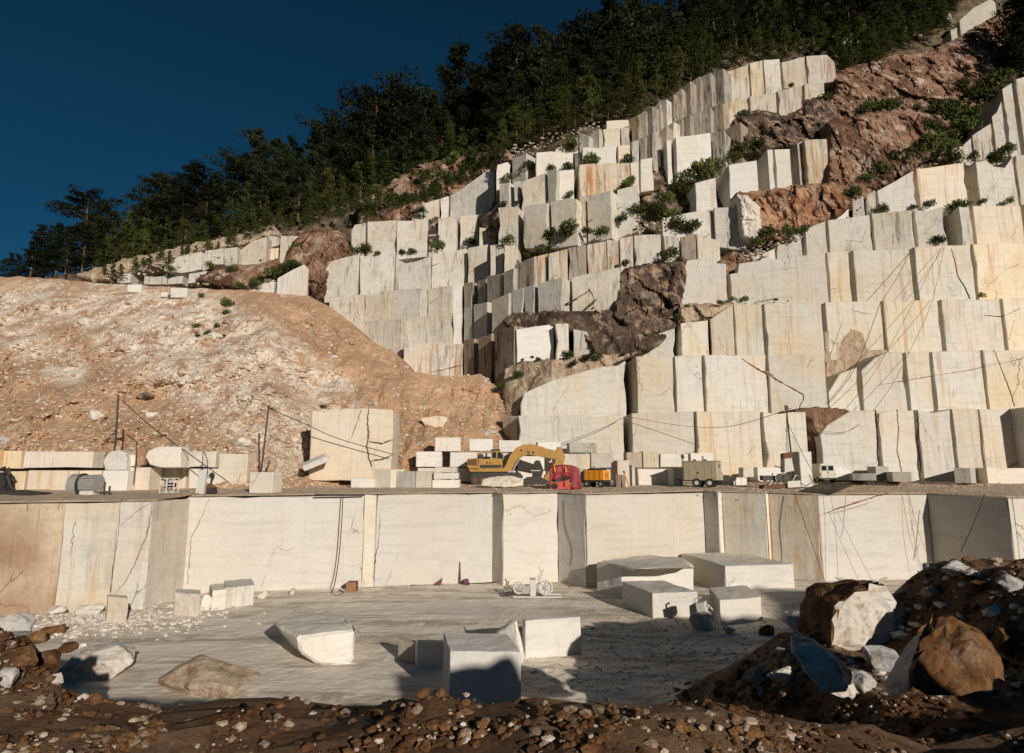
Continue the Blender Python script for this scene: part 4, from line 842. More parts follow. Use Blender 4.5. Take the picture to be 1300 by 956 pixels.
for o in roots[288:]:
    for c in list(o.children):
        if c.name.startswith('crown'):
            if c.data.name not in cache: cache[c.data.name] = np.array([v.co[:] for v in c.data.vertices])
            A = cache[c.data.name]; k_ = len(A)//3; sel = np.arange(0, k_, 3); idx = (sel[:, None]*3+np.arange(3)).ravel(); Vt = A[idx].reshape(-1, 3, 3); cen = Vt.mean(1, keepdims=True); Vt = cen+(Vt-cen)*1.6; Vt = Vt.reshape(-1, 3)
            mt = Matrix.LocRotScale(o.location, o.rotation_euler, o.scale); m3 = np.array(mt.to_3x3()); Vt = Vt @ m3.T+np.array(o.location)
            VV.append(Vt); FF.append(np.arange(len(Vt)).reshape(-1, 3)+n0); MI += [0 if c.data.materials[0] == M['pine'] else 1]*(len(Vt)//3); n0 += len(Vt)
        bpy.data.objects.remove(c)
    bpy.data.objects.remove(o)
o = pmesh('small_pines', np.concatenate(VV).tolist(), np.concatenate(FF).tolist(), M['pine']); o.data.materials.append(M['young']); o.data.polygons.foreach_set('material_index', MI); o['kind'] = 'stuff'
# ------------------------------------------------------------------ loose sawn blocks
def tblock(x0, x1, yt, yb, label, rot=-6, D=1.8, mat='block', yg=None, top=None, chip=.05, dy=0, yt1=None, grp='sawn blocks on the terrace', z0=None):
    Y = onterr((x0+x1)/2, yg or yb).y+dy; org = pt((x0+x1)/2, yb, Y)
    kw = dict(label=label, cat='marble block', group=grp)
    return block(None, x0, x1, yt, yt1 or yt, yb, yb, rot, mat, Y=Y, D=D, top=top, ext=.04 if not yg else .0, chip=chip, bev=.05, kw=kw, origin=org, name='sawn_block')
G1 = 'blocks of the low dry stone row at the left'
for a in [(-44, 28, 572, 595, 'ochre block at the left end of the upper course by the frame edge', 0, 1.6, 'ochre', 622), (31, 119, 573, 594, 'long ochre block with a bellied underside in the upper course of the row', 0, 1.6, 'ochre', 622), (-44, 33, 598, 622, 'ochre block behind the black machine in the lower course', 0, 1.8, 'ochre', None),
          (36, 100, 597, 622, 'long ochre block in the lower course behind the tank', 0, 1.8, 'ochre', None), (101, 129, 597, 622, 'ochre block in the lower course right of the tank', 0, 1.8, 'ochre', None), (131, 163, 597, 623, 'pale square block in the lower course under the rounded stone', 0, 2, 'block', None),
          (165, 191, 593, 622, 'ochre block in the lower course beneath the brown wedge stone', 0, 1.8, 'ochre', None), (194, 237, 594, 620, 'ochre block behind the wire cage', 0, 1.6, 'ochre', None), (240, 281, 595, 620, 'cream block behind the leaning slab', 0, 1.6, 'cream', None),
          (229, 275, 573, 594, 'cream block carrying two hanging cables in the upper course', 0, 1.8, 'cream', 620), (278, 315, 576, 620, 'tall cream block closing the right end of the row', 0, 2, 'cream', None), (161, 173, 577, 592, 'small pale block wedged between two rounded stones', 0, 1.4, 'block', 622)]:
    if a[1] == 119: tblock(a[0], a[1], a[2], a[3], a[4], a[5], a[6], a[7], a[8], grp=G1)
    else: tblock(a[0], a[1], a[2], a[3], a[4], a[5], a[6], a[7], a[8], grp=G1)
Yw = onterr(150, 622).y
def hull(name, pts, mat, org=None, rough=.05, cuts=4, mat2=None, test=None, seed=0, bev=.018, **kw):
    bm = bmesh.new()
    c = sum((Vector(p) for p in pts), Vector())/len(pts); org = org or Vector((c.x, c.y, min(p[2] for p in pts)))
    for p in pts: bm.verts.new(Vector(p)-org)
    r = bmesh.ops.convex_hull(bm, input=bm.verts[:]); bmesh.ops.delete(bm, geom=[e for e in r['geom_interior'] if isinstance(e, bmesh.types.BMVert)], context='VERTS') if r['geom_interior'] else None
    bmesh.ops.dissolve_limit(bm, angle_limit=.02, verts=bm.verts[:], edges=bm.edges[:])
    sz = max(max((Vector(a)-Vector(b)).length for a in pts for b in pts), .1)
    bmesh.ops.bevel(bm, geom=bm.edges[:], offset=sz*bev, segments=1, affect='EDGES')
    bmesh.ops.triangulate(bm, faces=bm.faces[:]); 
    for _ in range(cuts):
        long = [e for e in bm.edges if e.calc_length() > sz*.09]
        if not long: break
        bmesh.ops.subdivide_edges(bm, edges=long, cuts=1); bmesh.ops.triangulate(bm, faces=bm.faces[:])
    bm.normal_update()
    for v in bm.verts:
        q = v.co/sz*6+Vector((seed*3.1, 1, 2)); v.co += v.normal*(fbm(q, 4)*rough*sz*.6+(noise.cell(q*1.3)-.5)*rough*sz*.2)
    bm.normal_update()
    me = bpy.data.meshes.new(name); me.materials.append(M[mat])
    if mat2:
        me.materials.append(M[mat2])
        for f in bm.faces:
            if test(f.normal, f.calc_center_median()+org): f.material_index = 1
    bm.to_mesh(me); bm.free(); o = bpy.data.objects.new(name, me); o.location = org; link(o); setp(o, **kw); return o
def slab3(poly, Y, D): return [pt(x, y, Y) for x, y in poly]+[pt(x, y, Y)+Vector((0, D, 0)) for x, y in poly]
hull('marble_boulder', slab3([(133, 597), (131, 585), (138, 574), (150, 571), (158, 574), (161, 582), (160, 597)], Yw-.6, 1.4), 'block', rough=.02, label='rounded pale boulder sitting on the low block row left of the wedge stone', cat='boulder', group=G1)
hull('marble_boulder', slab3([(184, 580), (188, 572), (200, 567), (229, 567), (229, 594), (205, 594), (190, 590)], Yw-.6, 1.6), 'block', rough=.015, label='smooth rounded white boulder under the diagonal cable on the block row', cat='boulder', group=G1)
hull('marble_boulder', slab3([(174, 592), (173, 570), (182, 566), (186, 575), (183, 590)], Yw-.2, 1.2), 'rockred', rough=.05, label='reddish brown wedge stone between the two rounded boulders', cat='boulder', group=G1)
tblock(317, 347, 599, 626, 'white block standing alone on the rim below the right iron pole', 8, 1.5)
# big stained block standing out of the dirt
bigb = block(None, 395, 500, 0, 0, 0, 0, -4, 'ochre', Y=62.5, D=6, top=[(395, 520), (420, 518), (470, 518), (500, 519)], bot=[(395, 600), (500, 604)], ext=.8, kw=dict(label='big ochre stained block half buried at the foot of the dirt slope', cat='marble block'), origin=pt(448, 600, 62.5), name='sawn_block')
for pts_, wd_ in (([(468, 519), (466, 535), (468, 550), (465, 565), (468, 580), (472, 592)], .16), ([(458, 520), (452, 540), (446, 555), (440, 565)], .1), ([(468, 560), (485, 563), (500, 557)], .08), ([(470, 585), (485, 583), (498, 577)], .12)):
    c = crack(None, [pt(x, y, 62.42) for x, y in pts_], wd_, 'crackfill'); c.parent = bigb; c.location = -bigb.location
hull('marble_boulder', [pt(x, y, Y) for x, y, Y in ((383, 592, 60.2), (412, 580, 60.2), (418, 586, 60.2), (386, 599, 60.2), (383, 588, 61.4), (412, 575, 61.4), (420, 580, 61))], 'block', rough=.02, label='narrow broken white slab lying tilted before the big stained block', cat='slab')
TB = [(445, 475, 607, 619, 'low white block at the left end of the terrace pile', -4, 1.4), (475, 497, 596, 619, 'grey white block with a slanting right side beside the low one', 28, 2.0), (499, 526, 598, 619, 'grey streaked block standing left of the layered pair', 14, 1.6, 'grey'), (528, 548, 598, 619, 'streaked cream block right of the grey streaked one', 4, 1.6, 'weath'),
      (548, 583, 609, 619, 'thin white slab lying at the bottom of the layered pair', 0, 1.8), (550, 582, 600, 608, 'white slab lying on top of the thin bottom slab', 0, 1.6, 'block', 619), (552, 580, 593, 599.5, 'cream slab topping the layered pair', 0, 1.5, 'cream', 618),
      (528, 561, 573, 593, 'white block with one level saw line, left in the middle course', -2, 1.8, 'block', 614), (571, 606, 574, 593, 'white block in the middle course behind the digger tail', -2, 1.8, 'block', 614), (530, 560, 594, 612, 'cream block hidden in the bottom course', -2, 1.8, 'cream', 614), (572, 600, 594, 612, 'cream block behind the digger tracks', -2, 1.8, 'cream', 614),
      (552, 585, 555, 573, 'white block topping the pile, leftmost of the three highest', -3, 1.9, 'block', 614), (595, 626, 557, 573, 'white block topping the pile, middle of the three highest', -3, 1.9, 'block', 614), (633, 662, 559, 574, 'white block topping the pile, rightmost of the three highest', -3, 1.9, 'block', 614),
      (610, 650, 575, 594, 'white block in the middle course behind the digger cab', -3, 1.9, 'block', 614), (612, 655, 595, 612, 'cream block behind the digger body', -3, 1.9, 'cream', 613),
      (658, 691, 579, 597, 'pale block seen under the digger boom', -3, 1.8, 'block', 613), (657, 693, 598, 612, 'white block low under the digger boom', -3, 1.8, 'block', 613), (682, 712, 561, 578, 'white block behind the digger boom tip', -4, 1.8, 'block', 612.5), (714, 749, 576, 596, 'cream block above the red machine', -2, 1.8, 'cream', 613), (733, 743, 594, 612, 'narrow grey block between the red machine and the generator', -20, 1.6, 'grey', 613),
      (722, 758, 562, 575, 'pale grey panel block above the cream one', -4, 1.8, 'grey', 612.5), (750, 776, 575, 594, 'square grey block right above the orange generator', -4, 1.8, 'grey', 613), (744, 775, 596, 613, 'white block behind the orange generator', -2, 1.6, 'block', 613.5),
      (783, 799, 584, 618, 'tall upright slab left of the leaning planks', -6, 1.4, 'cream'), (802, 806, 590, 617, 'thin upright slab edge beside the tall slab', -6, 1.0, 'weath'), (795, 815, 574, 594, 'grey block behind the tall upright slab', -4, 1.4, 'grey', 613), (816, 836, 573, 594, 'chipped pale block left of the trailer posts', -4, 1.6, 'cream', 613),
      (809, 851, 595, 616, 'wide rough white block left of the khaki trailer', -4, 1.7), (854, 867, 594, 617, 'white block tucked behind the khaki trailer', -4, 1.6), (838, 874, 576, 593, 'white block leaning back behind the trailer', -4, 1.6, 'block', 613), (876, 905, 575, 592, 'white block with a shadow post above the trailer roof', -4, 1.6, 'block', 613),
      (906, 918, 597, 615, 'cream block right against the trailer end', -4, 1.6, 'cream', 615), (928, 950, 606, 616, 'small white block right of the khaki trailer', -30, 1.1), (943, 957, 593, 606, 'small cream block on the rubble heap', -4, 1.2, 'cream', 613),
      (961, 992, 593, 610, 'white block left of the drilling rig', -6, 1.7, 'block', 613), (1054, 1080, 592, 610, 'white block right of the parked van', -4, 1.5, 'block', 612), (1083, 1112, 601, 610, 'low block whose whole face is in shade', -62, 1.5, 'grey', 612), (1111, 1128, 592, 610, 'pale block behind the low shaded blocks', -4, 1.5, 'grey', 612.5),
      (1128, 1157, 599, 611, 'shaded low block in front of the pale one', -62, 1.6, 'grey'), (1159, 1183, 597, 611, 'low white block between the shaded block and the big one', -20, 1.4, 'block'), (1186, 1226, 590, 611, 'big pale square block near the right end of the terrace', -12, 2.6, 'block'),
      (1232, 1251, 594, 613, 'shaded grey side of a long block near the right edge', -50, 1.4, 'grey'), (1252, 1310, 594, 614, 'long pale block at the right edge of the terrace', -8, 1.8, 'block'), (1014, 1030, 573, 619, 'tall upright cream block beside the drilling rig', -10, 1.6, 'cream', 619)]  # shaded faces take the grey marble, so their shade is partly colour
for t in TB:
    x0, x1, yt, yb, lab, rot, D = t[:7]; tblock(x0, x1, yt, yb, lab, rot, D, t[7] if len(t) > 7 else 'block', t[8] if len(t) > 8 else None)
# blocks far up on the crest of the dirt slope
for (x0, x1, yt, yb, lab) in ((162, 180, 361, 368, 'small white block on the crest of the dirt slope, left of two'), (216, 239, 365, 375, 'small white block on the crest of the dirt slope, right of two'), (204, 214, 371, 374, 'flat white chip lying beside the right crest block')):
    Y = ondirt((x0+x1)/2, yb+2).y-1; block(None, x0, x1, yt, yt, yb, yb, -4, 'block', Y=Y, D=3, ext=.4, bev=.05, kw=dict(label=lab, cat='marble block', group='blocks on the crest of the dirt slope'), origin=pt((x0+x1)/2, yb, Y), name='sawn_block')
hull('marble_boulder', slab3([(533, 531), (552, 528), (567, 529), (568, 533), (558, 548), (550, 550), (540, 541)], ondirt(550, 540).y-.35, 2.5), 'ochre', rough=.02, label='shield shaped cream stone sticking out of the dirt fan', cat='boulder')
for i, (px, py, s, m, lab) in enumerate([(42, 488, 9, 'rocktan', 'brown boulder embedded at the left of the dirt slope'), (108, 408, 11, 'whiterock', 'pale angular boulder high on the dirt slope'), (123, 528, 12, 'whiterock', 'long pale boulder above the left end of the row'), (192, 528, 11, 'whiterock', 'triangular pale boulder right of the left iron pole'),
                                          (213, 528, 9, 'rocktan', 'round tan boulder beside the triangular pale one'), (184, 502, 10, 'rockred', 'reddish boulder above the triangular pale one'), (190, 426, 8, 'rocktan', 'brown boulder halfway up below the crest blocks'), (305, 562, 12, 'whiterock', 'pale flat boulder above the end of the row'), (432, 486, 9, 'whiterock', 'pale boulder at the edge of the white streak'),
                                          (355, 500, 10, 'rocktan', 'tan boulder on the slope above the right iron pole'), (3, 560, 12, 'greyrock', 'grey boulder at the left frame edge on the slope'), (470, 512, 9, 'rocktan', 'tan stone just over the big stained block'), (620, 550, 8, 'whiterock', 'white flat stone on the dirt above the pile'), (655, 566, 9, 'whiterock', 'white broken stones where dirt meets the wall'), (92, 560, 6, 'whiterock', 'small white stone above the long ochre block'), (270, 425, 7, 'whiterock', 'small white stone among the slope bushes')]):
    q = ondirt(px, py); k = q.y/F*s; boulder('boulder', q, (k*1.15, k*.8, k*.7), M[m], 100+i, (random.uniform(-.3, .3), random.uniform(-.4, .4), random.uniform(-.5, .5)), sub=3, planes=12, label=lab, cat='boulder', group='boulders embedded in the dirt slope')
rgs = random.Random(77); sp = []; sp2 = []; sp3 = []
for _ in range(11000):
    px = rgs.uniform(-60, 650) if rgs.random() < .4 else rgs.uniform(-60, 430); ty = lerp_line(DTOP, px); py = ty+(625-ty)*rgs.random()**.8
    q = ondirt(px, py); s = q.y/F*rgs.choice([.5, .6, .7, .8, 1.0, 1.3, 2.0, 3.2])*(1.7 if rgs.random() < .06 else 1); (sp if rgs.random() < .3 else sp2 if rgs.random() < .7 else sp3).append((q.x, q.y-.02, q.z, s))
scatter('loose_stones', sp, M['whiterock'], 1); scatter('loose_stones', sp2, M['tanrubble'], 2); scatter('loose_stones', sp3, M['rocktan'], 3)
for px0, px1, n in ((210, 300, 260), (300, 395, 560), (560, 650, 90), (60, 210, 160)):
    sp = []
    for _ in range(n):
        px = rgs.uniform(px0, px1); py = rgs.uniform(455 if px > 150 else 500, 605); q = ondirt(px, py); sp.append((q.x, q.y, q.z, q.y/F*rgs.choice([1, 1.4, 2, 2.8, 4.5])*rgs.uniform(.8, 1.3)))
    scatter('loose_stones', sp, M['tanrubble'], px0)
# rubble on the ledges and at the top of the benches
sp = []
for (a, b_, n, sz) in (((455, 270), (640, 200), 160, 2.2), ((130, 352), (350, 310), 260, 1.8), ((240, 362), (350, 345), 120, 2.0), ((940, 330), (1040, 285), 160, 2.6), ((1040, 280), (1200, 200), 110, 2.0), ((1060, 60), (1210, 25), 130, 3.0), ((800, 290), (860, 285), 50, 2.2), ((690, 395), (860, 400), 60, 1.6), ((655, 470), (790, 455), 90, 1.6), ((930, 385), (1048, 383), 50, 1.3), ((860, 290), (915, 280), 40, 2), ((640, 197), (760, 158), 90, 2.0)):
    for _ in range(n):
        t = rgs.random(); px = a[0]+(b_[0]-a[0])*t; py = a[1]+(b_[1]-a[1])*t+rgs.gauss(0, 5); q = pt(px, py, hillY(px, py)-.6+rgs.uniform(-1.2, 2)); sp.append((q.x, q.y, q.z, q.y/F*sz*rgs.uniform(.5, 1.5)))
scatter('ledge_rubble', sp[::2], M['tanrubble'], 5); scatter('ledge_rubble', sp[1::2], M['whiterock'], 6)
# ------------------------------------------------------------------ finding the ground near the camera
def onH(px, py):
    d = ray(px, py); Y = 3.0; prev = Y
    while Y < 60:
        x = d.x*Y; z = CZ+d.z*Y
        if z <= H(x, Y):
            lo, hi = prev, Y
            for _ in range(12):
                m_ = (lo+hi)/2
                if CZ+d.z*m_ <= H(d.x*m_, m_): hi = m_
                else: lo = m_
            return Vector((d.x*hi, hi, CZ+d.z*hi))
        prev = Y; Y += .25
    return pt(px, py, 50)
# ------------------------------------------------------------------ blocks and slabs on the pit floor
def cutblock(fl, fr, h, bl, label, mat='block', z0=0, rough=0, chipv=.05):
    A = onz(fl[0], fl[1], z0); B = onz(fr[0], fr[1], z0); T = onz(bl[0], bl[1], z0+h); dv = Vector((T.x-A.x, T.y-A.y, 0))
    if dv.y < .5: dv.y = .5
    org = (A+B)/2; base = [A, B, B+dv, A+dv]; V = []
    pts = [p-Vector((0, 0, .1)) for p in base]+[p+Vector((0, 0, h)) for p in base]
    return hull('marble_block', pts, mat, org=org, rough=rough or .011, cuts=3, bev=.006, seed=int(fl[0]), label=label, cat='marble block', group='sawn blocks on the pit floor')
cutblock((570, 902), (662, 902), 2.12, (563, 804), 'big square block in the foreground, lower half in blue shade')
cutblock((667, 837), (738, 831), 1.78, (663, 786), 'bright white block right of the half shaded foreground block')
cutblock((529, 847), (565, 848), 1.08, (526, 813), 'small white block left of the half shaded foreground block')
cutblock((505, 838), (527, 844), .95, (505, 812), 'small block with a shaded grey side at the far left of the foreground trio', 'grey')  # grey marble puts the left face's shade into the colour
hull('marble_slab', [onz(626, 812, 0), onz(660, 842, 0), onz(664, 842, 0), pt(652, 786, 31.5), pt(656, 784, 31.3), pt(628, 804, 31.8), pt(648, 797, 32.2), onz(668, 838, 0), onz(632, 800, 0)], 'block', rough=.012, label='tilted thin slab wedged between the two foreground blocks', cat='slab')
cutblock((790, 759), (882, 757), 2.2, (757, 713), 'long low slab with a bright split edge, left of the two big slabs')
cutblock((922, 757), (1010, 755), 2.15, (864, 702), 'largest flat slab, with a rough broken left side, by the shaded wall')
hull('marble_slab', [onz(790, 723, 2.2), onz(878, 716, 2.25), onz(884, 722, 2.2), onz(825, 704, 2.25), onz(760, 712, 2.2), onz(868, 708, 2.5), onz(806, 722, 2.5), onz(880, 720, 2.6)], 'block', rough=.01, label='thin split sheet lying on top of the long low slab', cat='slab')
cutblock((829, 785), (887, 783), 1.5, (789, 738), 'chunky block with one shaded left side before the long slab')
cutblock((915, 795), (968, 790), 1.45, (900, 746), 'block with an iron bar on top beside the wheeled saw')
b1 = [pt(x, y, Y) for x, y, Y in ((405, 844, 30.3), (450, 841, 30.6), (451, 798, 30.8), (378, 808, 30.0), (381, 829, 30.1), (430, 845, 30.5))]+[onz(x, y, 1.45) for x, y in ((347, 791), (363, 781), (410, 774), (437, 783), (451, 796))]+[onz(450, 800, .1), onz(356, 802, .55)]
hull('marble_boulder', b1, 'block', rough=.018, seed=3, label='large angular white boulder alone on the open pit floor', cat='boulder')
for i, (fl, fr, h, bl, lab, m) in enumerate([((134, 792), (160, 794), 1.55, (136, 754), 'upright pale block at the left of the wall foot rubble', 'cream'), ((220, 781), (252, 783), 1.35, (224, 747), 'white block nearest the wall corner, left of a round stone', 'block'), ((284, 772), (322, 768), 1.3, (284, 737), 'squarish cream block rightmost at the wall foot', 'cream'), ((268, 775), (286, 773), 1.25, (266, 742), 'pale block behind the round stone at the wall foot', 'block')]):
    cutblock(fl, fr, h, bl, lab, m, rough=.02)
for i, (px, py, sx, sz, m, lab) in enumerate([(262, 772, 8, 11, 'block', 'round ended stone leaning between the wall foot blocks'), (38, 768, 22, 14, 'greyrock', 'grey boulder at the foot of the left wall block'), (117, 778, 19, 10, 'block', 'flat white boulder left of the upright pale block'), (100, 790, 9, 6, 'whiterock', 'small white rock in front of the flat boulder'), (72, 778, 12, 7, 'whiterock', 'white rock right of the grey boulder'), (337, 758, 9, 7, 'whiterock', 'small white heap stone right of the squarish block'), (372, 753, 6, 6, 'whiterock', 'small pointed white stone at the wall foot')]):
    q = onz(px, py, .1); k = q.y/F; boulder('boulder', q+Vector((0, 0, k*sz*.4)), (k*sx, k*sx*.8, k*sz), M[m], 200+i, (0, random.uniform(-.3, .3), random.uniform(-.5, .5)), sub=3, planes=11, label=lab, cat='boulder', group='stones at the foot of the pit wall')
sp = []
for _ in range(1500):
    px = rgs.gauss(130, 75); py = 790+rgs.gauss(0, 9)-.05*(px-130); sz = rgs.choice([.8, 1, 1.3, 1.8, 3, 4.5])
    if 20 < px < 420 and py > 762-.06*max(0, px-220): q = onz(px, py, 0); sp.append((q.x, q.y, q.z+.05, q.y/F*sz))
for _ in range(500):
    px = rgs.uniform(300, 1040); py = 745+rgs.expovariate(.2); q = onz(px, py, .02); sp.append((q.x, q.y, H(q.x, q.y), q.y/F*rgs.choice([.4, .5, .7, 1.1])))
for _ in range(900):
    px = rgs.uniform(340, 1000); py = rgs.uniform(790, 868); q = onz(px, py, 0); sp.append((q.x, q.y, H(q.x, q.y), q.y/F*rgs.choice([.4, .5, .6, .9])))
sq = []
for _ in range(2600):
    px = rgs.uniform(630, 1010); py = rgs.uniform(775, 880); q = onz(px, py, 0); sq.append((q.x, q.y, H(q.x, q.y)-.01, q.y/F*rgs.choice([.6, .8, 1.1, 1.6, 2.4])))
scatter('pit_rubble', sq, M['tanrubble'], 18)
scatter('pit_rubble', sp, M['whiterock'], 8)
# ------------------------------------------------------------------ rocks on the spoil bank
def brown_left(n, c): return n.x < -.25 or n.z > .75
hull('boulder', [pt(*a) for a in ((1057, 792, 19.0), (1064, 768, 19.2), (1085, 752, 19.4), (1110, 738, 19.8), (1118, 740, 19.9), (1138, 760, 20.1), (1152, 783, 20.4), (1152, 796, 20.3), (1135, 806, 20.0), (1100, 818, 19.6), (1064, 832, 19.1), (1056, 825, 19.0), (1013, 765, 21.6), (1022, 742, 22.2), (1060, 735, 22.2), (1090, 737, 22.2), (1015, 800, 21.2), (1120, 742, 22.4), (1140, 770, 22.4), (1020, 850, 21.4), (1060, 860, 19.6), (1130, 840, 20.6))], 'whiterock', mat2='soilrock', test=brown_left, rough=.05, cuts=5, seed=4, label='huge pale boulder with a rusty left side on the right spoil bank', cat='boulder')
hull('boulder', [pt(*a) for a in ((1003, 806, 15.6), (1010, 801, 15.8), (1022, 806, 15.4), (1045, 820, 15.0), (1060, 838, 14.7), (1076, 866, 14.3), (1080, 885, 14.2), (1040, 880, 14.0), (1022, 848, 14.6), (1003, 826, 15.0), (1030, 812, 16.4), (1070, 840, 16.0), (1090, 880, 15.8))], 'whiterock', rough=.05, cuts=5, seed=5, label='white wedge shaped boulder below the huge pale one', cat='boulder')
hull('boulder', [pt(*a) for a in ((1190, 782, 12.6), (1215, 786, 12.4), (1240, 800, 12.2), (1262, 830, 12.0), (1268, 880, 11.6), (1160, 885, 11.4), (1156, 850, 11.7), (1168, 815, 12.2), (1180, 795, 12.4), (1250, 800, 13.6), (1200, 778, 13.6), (1275, 850, 13.4))], 'soilrock', rough=.06, cuts=5, seed=6, label='rusty brown earth covered boulder at the bottom right', cat='boulder')
hull('boulder', [pt(*a) for a in ((1190, 782, 12.9), (1180, 790, 12.6), (1170, 812, 12.3), (1158, 845, 11.9), (1156, 880, 11.6), (1125, 885, 12.2), (1120, 868, 12.8), (1150, 820, 13.4), (1178, 790, 13.6))], 'greyrock', rough=.02, cuts=4, seed=7, label='grey slab leaning against the rusty brown boulder', cat='boulder')
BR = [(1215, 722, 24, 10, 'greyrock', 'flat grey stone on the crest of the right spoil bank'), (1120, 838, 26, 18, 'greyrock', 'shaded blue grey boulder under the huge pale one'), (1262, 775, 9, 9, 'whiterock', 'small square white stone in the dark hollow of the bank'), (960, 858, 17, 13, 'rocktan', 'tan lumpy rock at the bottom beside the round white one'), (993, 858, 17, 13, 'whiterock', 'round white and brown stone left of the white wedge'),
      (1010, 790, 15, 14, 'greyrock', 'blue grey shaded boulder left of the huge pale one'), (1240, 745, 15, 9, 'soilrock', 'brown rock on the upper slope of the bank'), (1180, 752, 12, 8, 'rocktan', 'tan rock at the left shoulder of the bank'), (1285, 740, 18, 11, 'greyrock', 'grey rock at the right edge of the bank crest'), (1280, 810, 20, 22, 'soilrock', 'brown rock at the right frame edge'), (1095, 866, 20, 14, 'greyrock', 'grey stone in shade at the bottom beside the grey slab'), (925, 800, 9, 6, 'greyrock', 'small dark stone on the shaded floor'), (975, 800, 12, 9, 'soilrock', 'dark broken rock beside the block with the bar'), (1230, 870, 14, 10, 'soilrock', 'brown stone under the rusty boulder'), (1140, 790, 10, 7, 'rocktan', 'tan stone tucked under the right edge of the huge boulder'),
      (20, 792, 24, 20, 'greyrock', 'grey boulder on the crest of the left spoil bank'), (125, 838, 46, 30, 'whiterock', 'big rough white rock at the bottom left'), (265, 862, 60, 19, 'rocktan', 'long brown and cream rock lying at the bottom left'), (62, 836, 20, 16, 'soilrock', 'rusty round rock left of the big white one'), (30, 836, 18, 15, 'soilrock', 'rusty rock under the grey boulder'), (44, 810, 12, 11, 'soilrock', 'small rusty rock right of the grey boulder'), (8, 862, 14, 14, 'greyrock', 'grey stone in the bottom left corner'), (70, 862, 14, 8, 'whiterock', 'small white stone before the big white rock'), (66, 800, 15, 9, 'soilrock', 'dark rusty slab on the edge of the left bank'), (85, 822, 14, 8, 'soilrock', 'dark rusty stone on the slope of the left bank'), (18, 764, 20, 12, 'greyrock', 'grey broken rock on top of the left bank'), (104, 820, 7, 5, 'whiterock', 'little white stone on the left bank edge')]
for i, (px, py, sx, sz, m, lab) in enumerate(BR):
    q = onH(px, py+sz*.6); k = q.y/F
    boulder('boulder', q+Vector((0, 0, k*sz*.5)), (k*sx, k*sx*.85, k*sz), M[m], 300+i, (random.uniform(-.25, .25), random.uniform(-.35, .35), random.uniform(-.7, .7)), sub=4 if sx > 15 else 3, planes=12 if sx < 30 else 16, rough=.08 if sx < 30 else .09, label=lab, cat='boulder', group='rocks on the spoil banks')
lists = {'soilrock': [], 'tanrubble': [], 'whiterock': [], 'rocktan': []}
def addr(px, py, sz, m):
    q = onH(px, py)
    if q.z > .3 and q.y < 30: lists[m].append((q.x, q.y, q.z, q.y/F*sz))
for _ in range(5200):
    r_ = rgs.random(); m_ = 'soilrock' if r_ < .74 else 'rocktan' if r_ < .9 else 'tanrubble' if r_ < .96 else 'whiterock'; sz = rgs.choice([1.5, 2, 2.5, 3, 4, 6, 8])*(.8 if m_ == 'whiterock' else 1)
    z = rgs.random()
    if z < .5: addr(rgs.uniform(930, 1320), rgs.uniform(700, 960), sz*.8, m_)
    elif z < .75: addr(rgs.uniform(-20, 210), rgs.uniform(745, 960), sz, m_)
    else: addr(rgs.uniform(100, 1000), rgs.uniform(858, 956), sz*1.2, m_)
for _ in range(70): addr(rgs.uniform(940, 1310), rgs.uniform(705, 880), rgs.choice([4, 6, 8, 11]), 'whiterock')
for _ in range(40): addr(rgs.uniform(0, 190), rgs.uniform(760, 880), rgs.choice([4, 6, 8, 12]), rgs.choice(['whiterock', 'rocktan', 'soilrock']))
for m_, l in lists.items(): scatter('bank_rubble', l, M[m_], 20+len(m_))
# ------------------------------------------------------------------ machines: profiles measured at their own distance
class Rig:
    def __init__(s, name, cx, base, label, cat, rz=0, on=onterr, dy=0):
        q = on(cx, base); q = Vector((q.x, q.y+dy, q.z)) if dy else q; s.k = q.y/F/1.016; s.cx = cx; s.b = base
        s.r = empty(name, q, rz, label=label, cat=cat)
    def P(s, px, py, y=0): return ((px-s.cx)*s.k, y, (s.b-py)*s.k)
    def prof(s, name, poly, y0, y1, mat, parent=None):
        p = [((x-s.cx)*s.k, (s.b-y)*s.k) for x, y in poly]; m = MB().prism(p, y0, y1); return m.build(name, M[mat], parent or s.r)
    def tube(s, name, pts, r, mat, parent=None, n=8, r2=None):
        m = MB().tube([s.P(*p) for p in pts], r, n, r2); return m.build(name, M[mat], parent or s.r)
# excavator, facing right
E = Rig('excavator', 628, 615, 'dusty yellow tracked excavator with its boom reaching over the red machine', 'excavator')
k = E.k
for y0 in (-1.35, .75):
    tr = E.prof('track', [(598, 604), (602, 600), (660, 600), (664, 605), (661, 613), (656, 616), (604, 616), (599, 612)], y0, y0+.6, 'iron')
    for j in range(7):
        w_ = MB().disc(E.P(604+j*9, 609, y0-.02), .26, .08, 'Y', 12).build('road_wheel', M['rustiron'], tr)
    sh = MB()
    for j in range(18): sh.box(E.P(603+j*3.2, 600, y0+.3), (.06, .62, .08))
    for j in range(18): sh.box(E.P(603+j*3.2, 616, y0+.3), (.06, .62, .05))
    sh.build('track_shoes', M['iron'], tr)['kind'] = 'stuff'
E.prof('undercarriage', [(612, 602), (650, 602), (648, 609), (614, 609)], -.8, .8, 'iron')
E.prof('turntable', [(618, 598), (645, 598), (645, 603), (618, 603)], -.7, .7, 'iron')
E.prof('deck', [(596, 595), (645, 595), (645, 599), (598, 599)], -1.3, 1.3, 'yellow')
E.prof('counterweight', [(594, 583), (607, 582), (608, 596), (597, 596), (594, 592)], -1.3, 1.3, 'yellow')
cv = E.prof('engine_cover', [(608.2, 583), (628, 583), (638, 585), (638, 595), (608.2, 595)], -1.25, 1.25, 'yellow')
E.prof('side_grille', [(610, 594.5), (637, 594), (637, 590.5), (610, 590.5)], -1.29, -1.24, 'iron', cv)
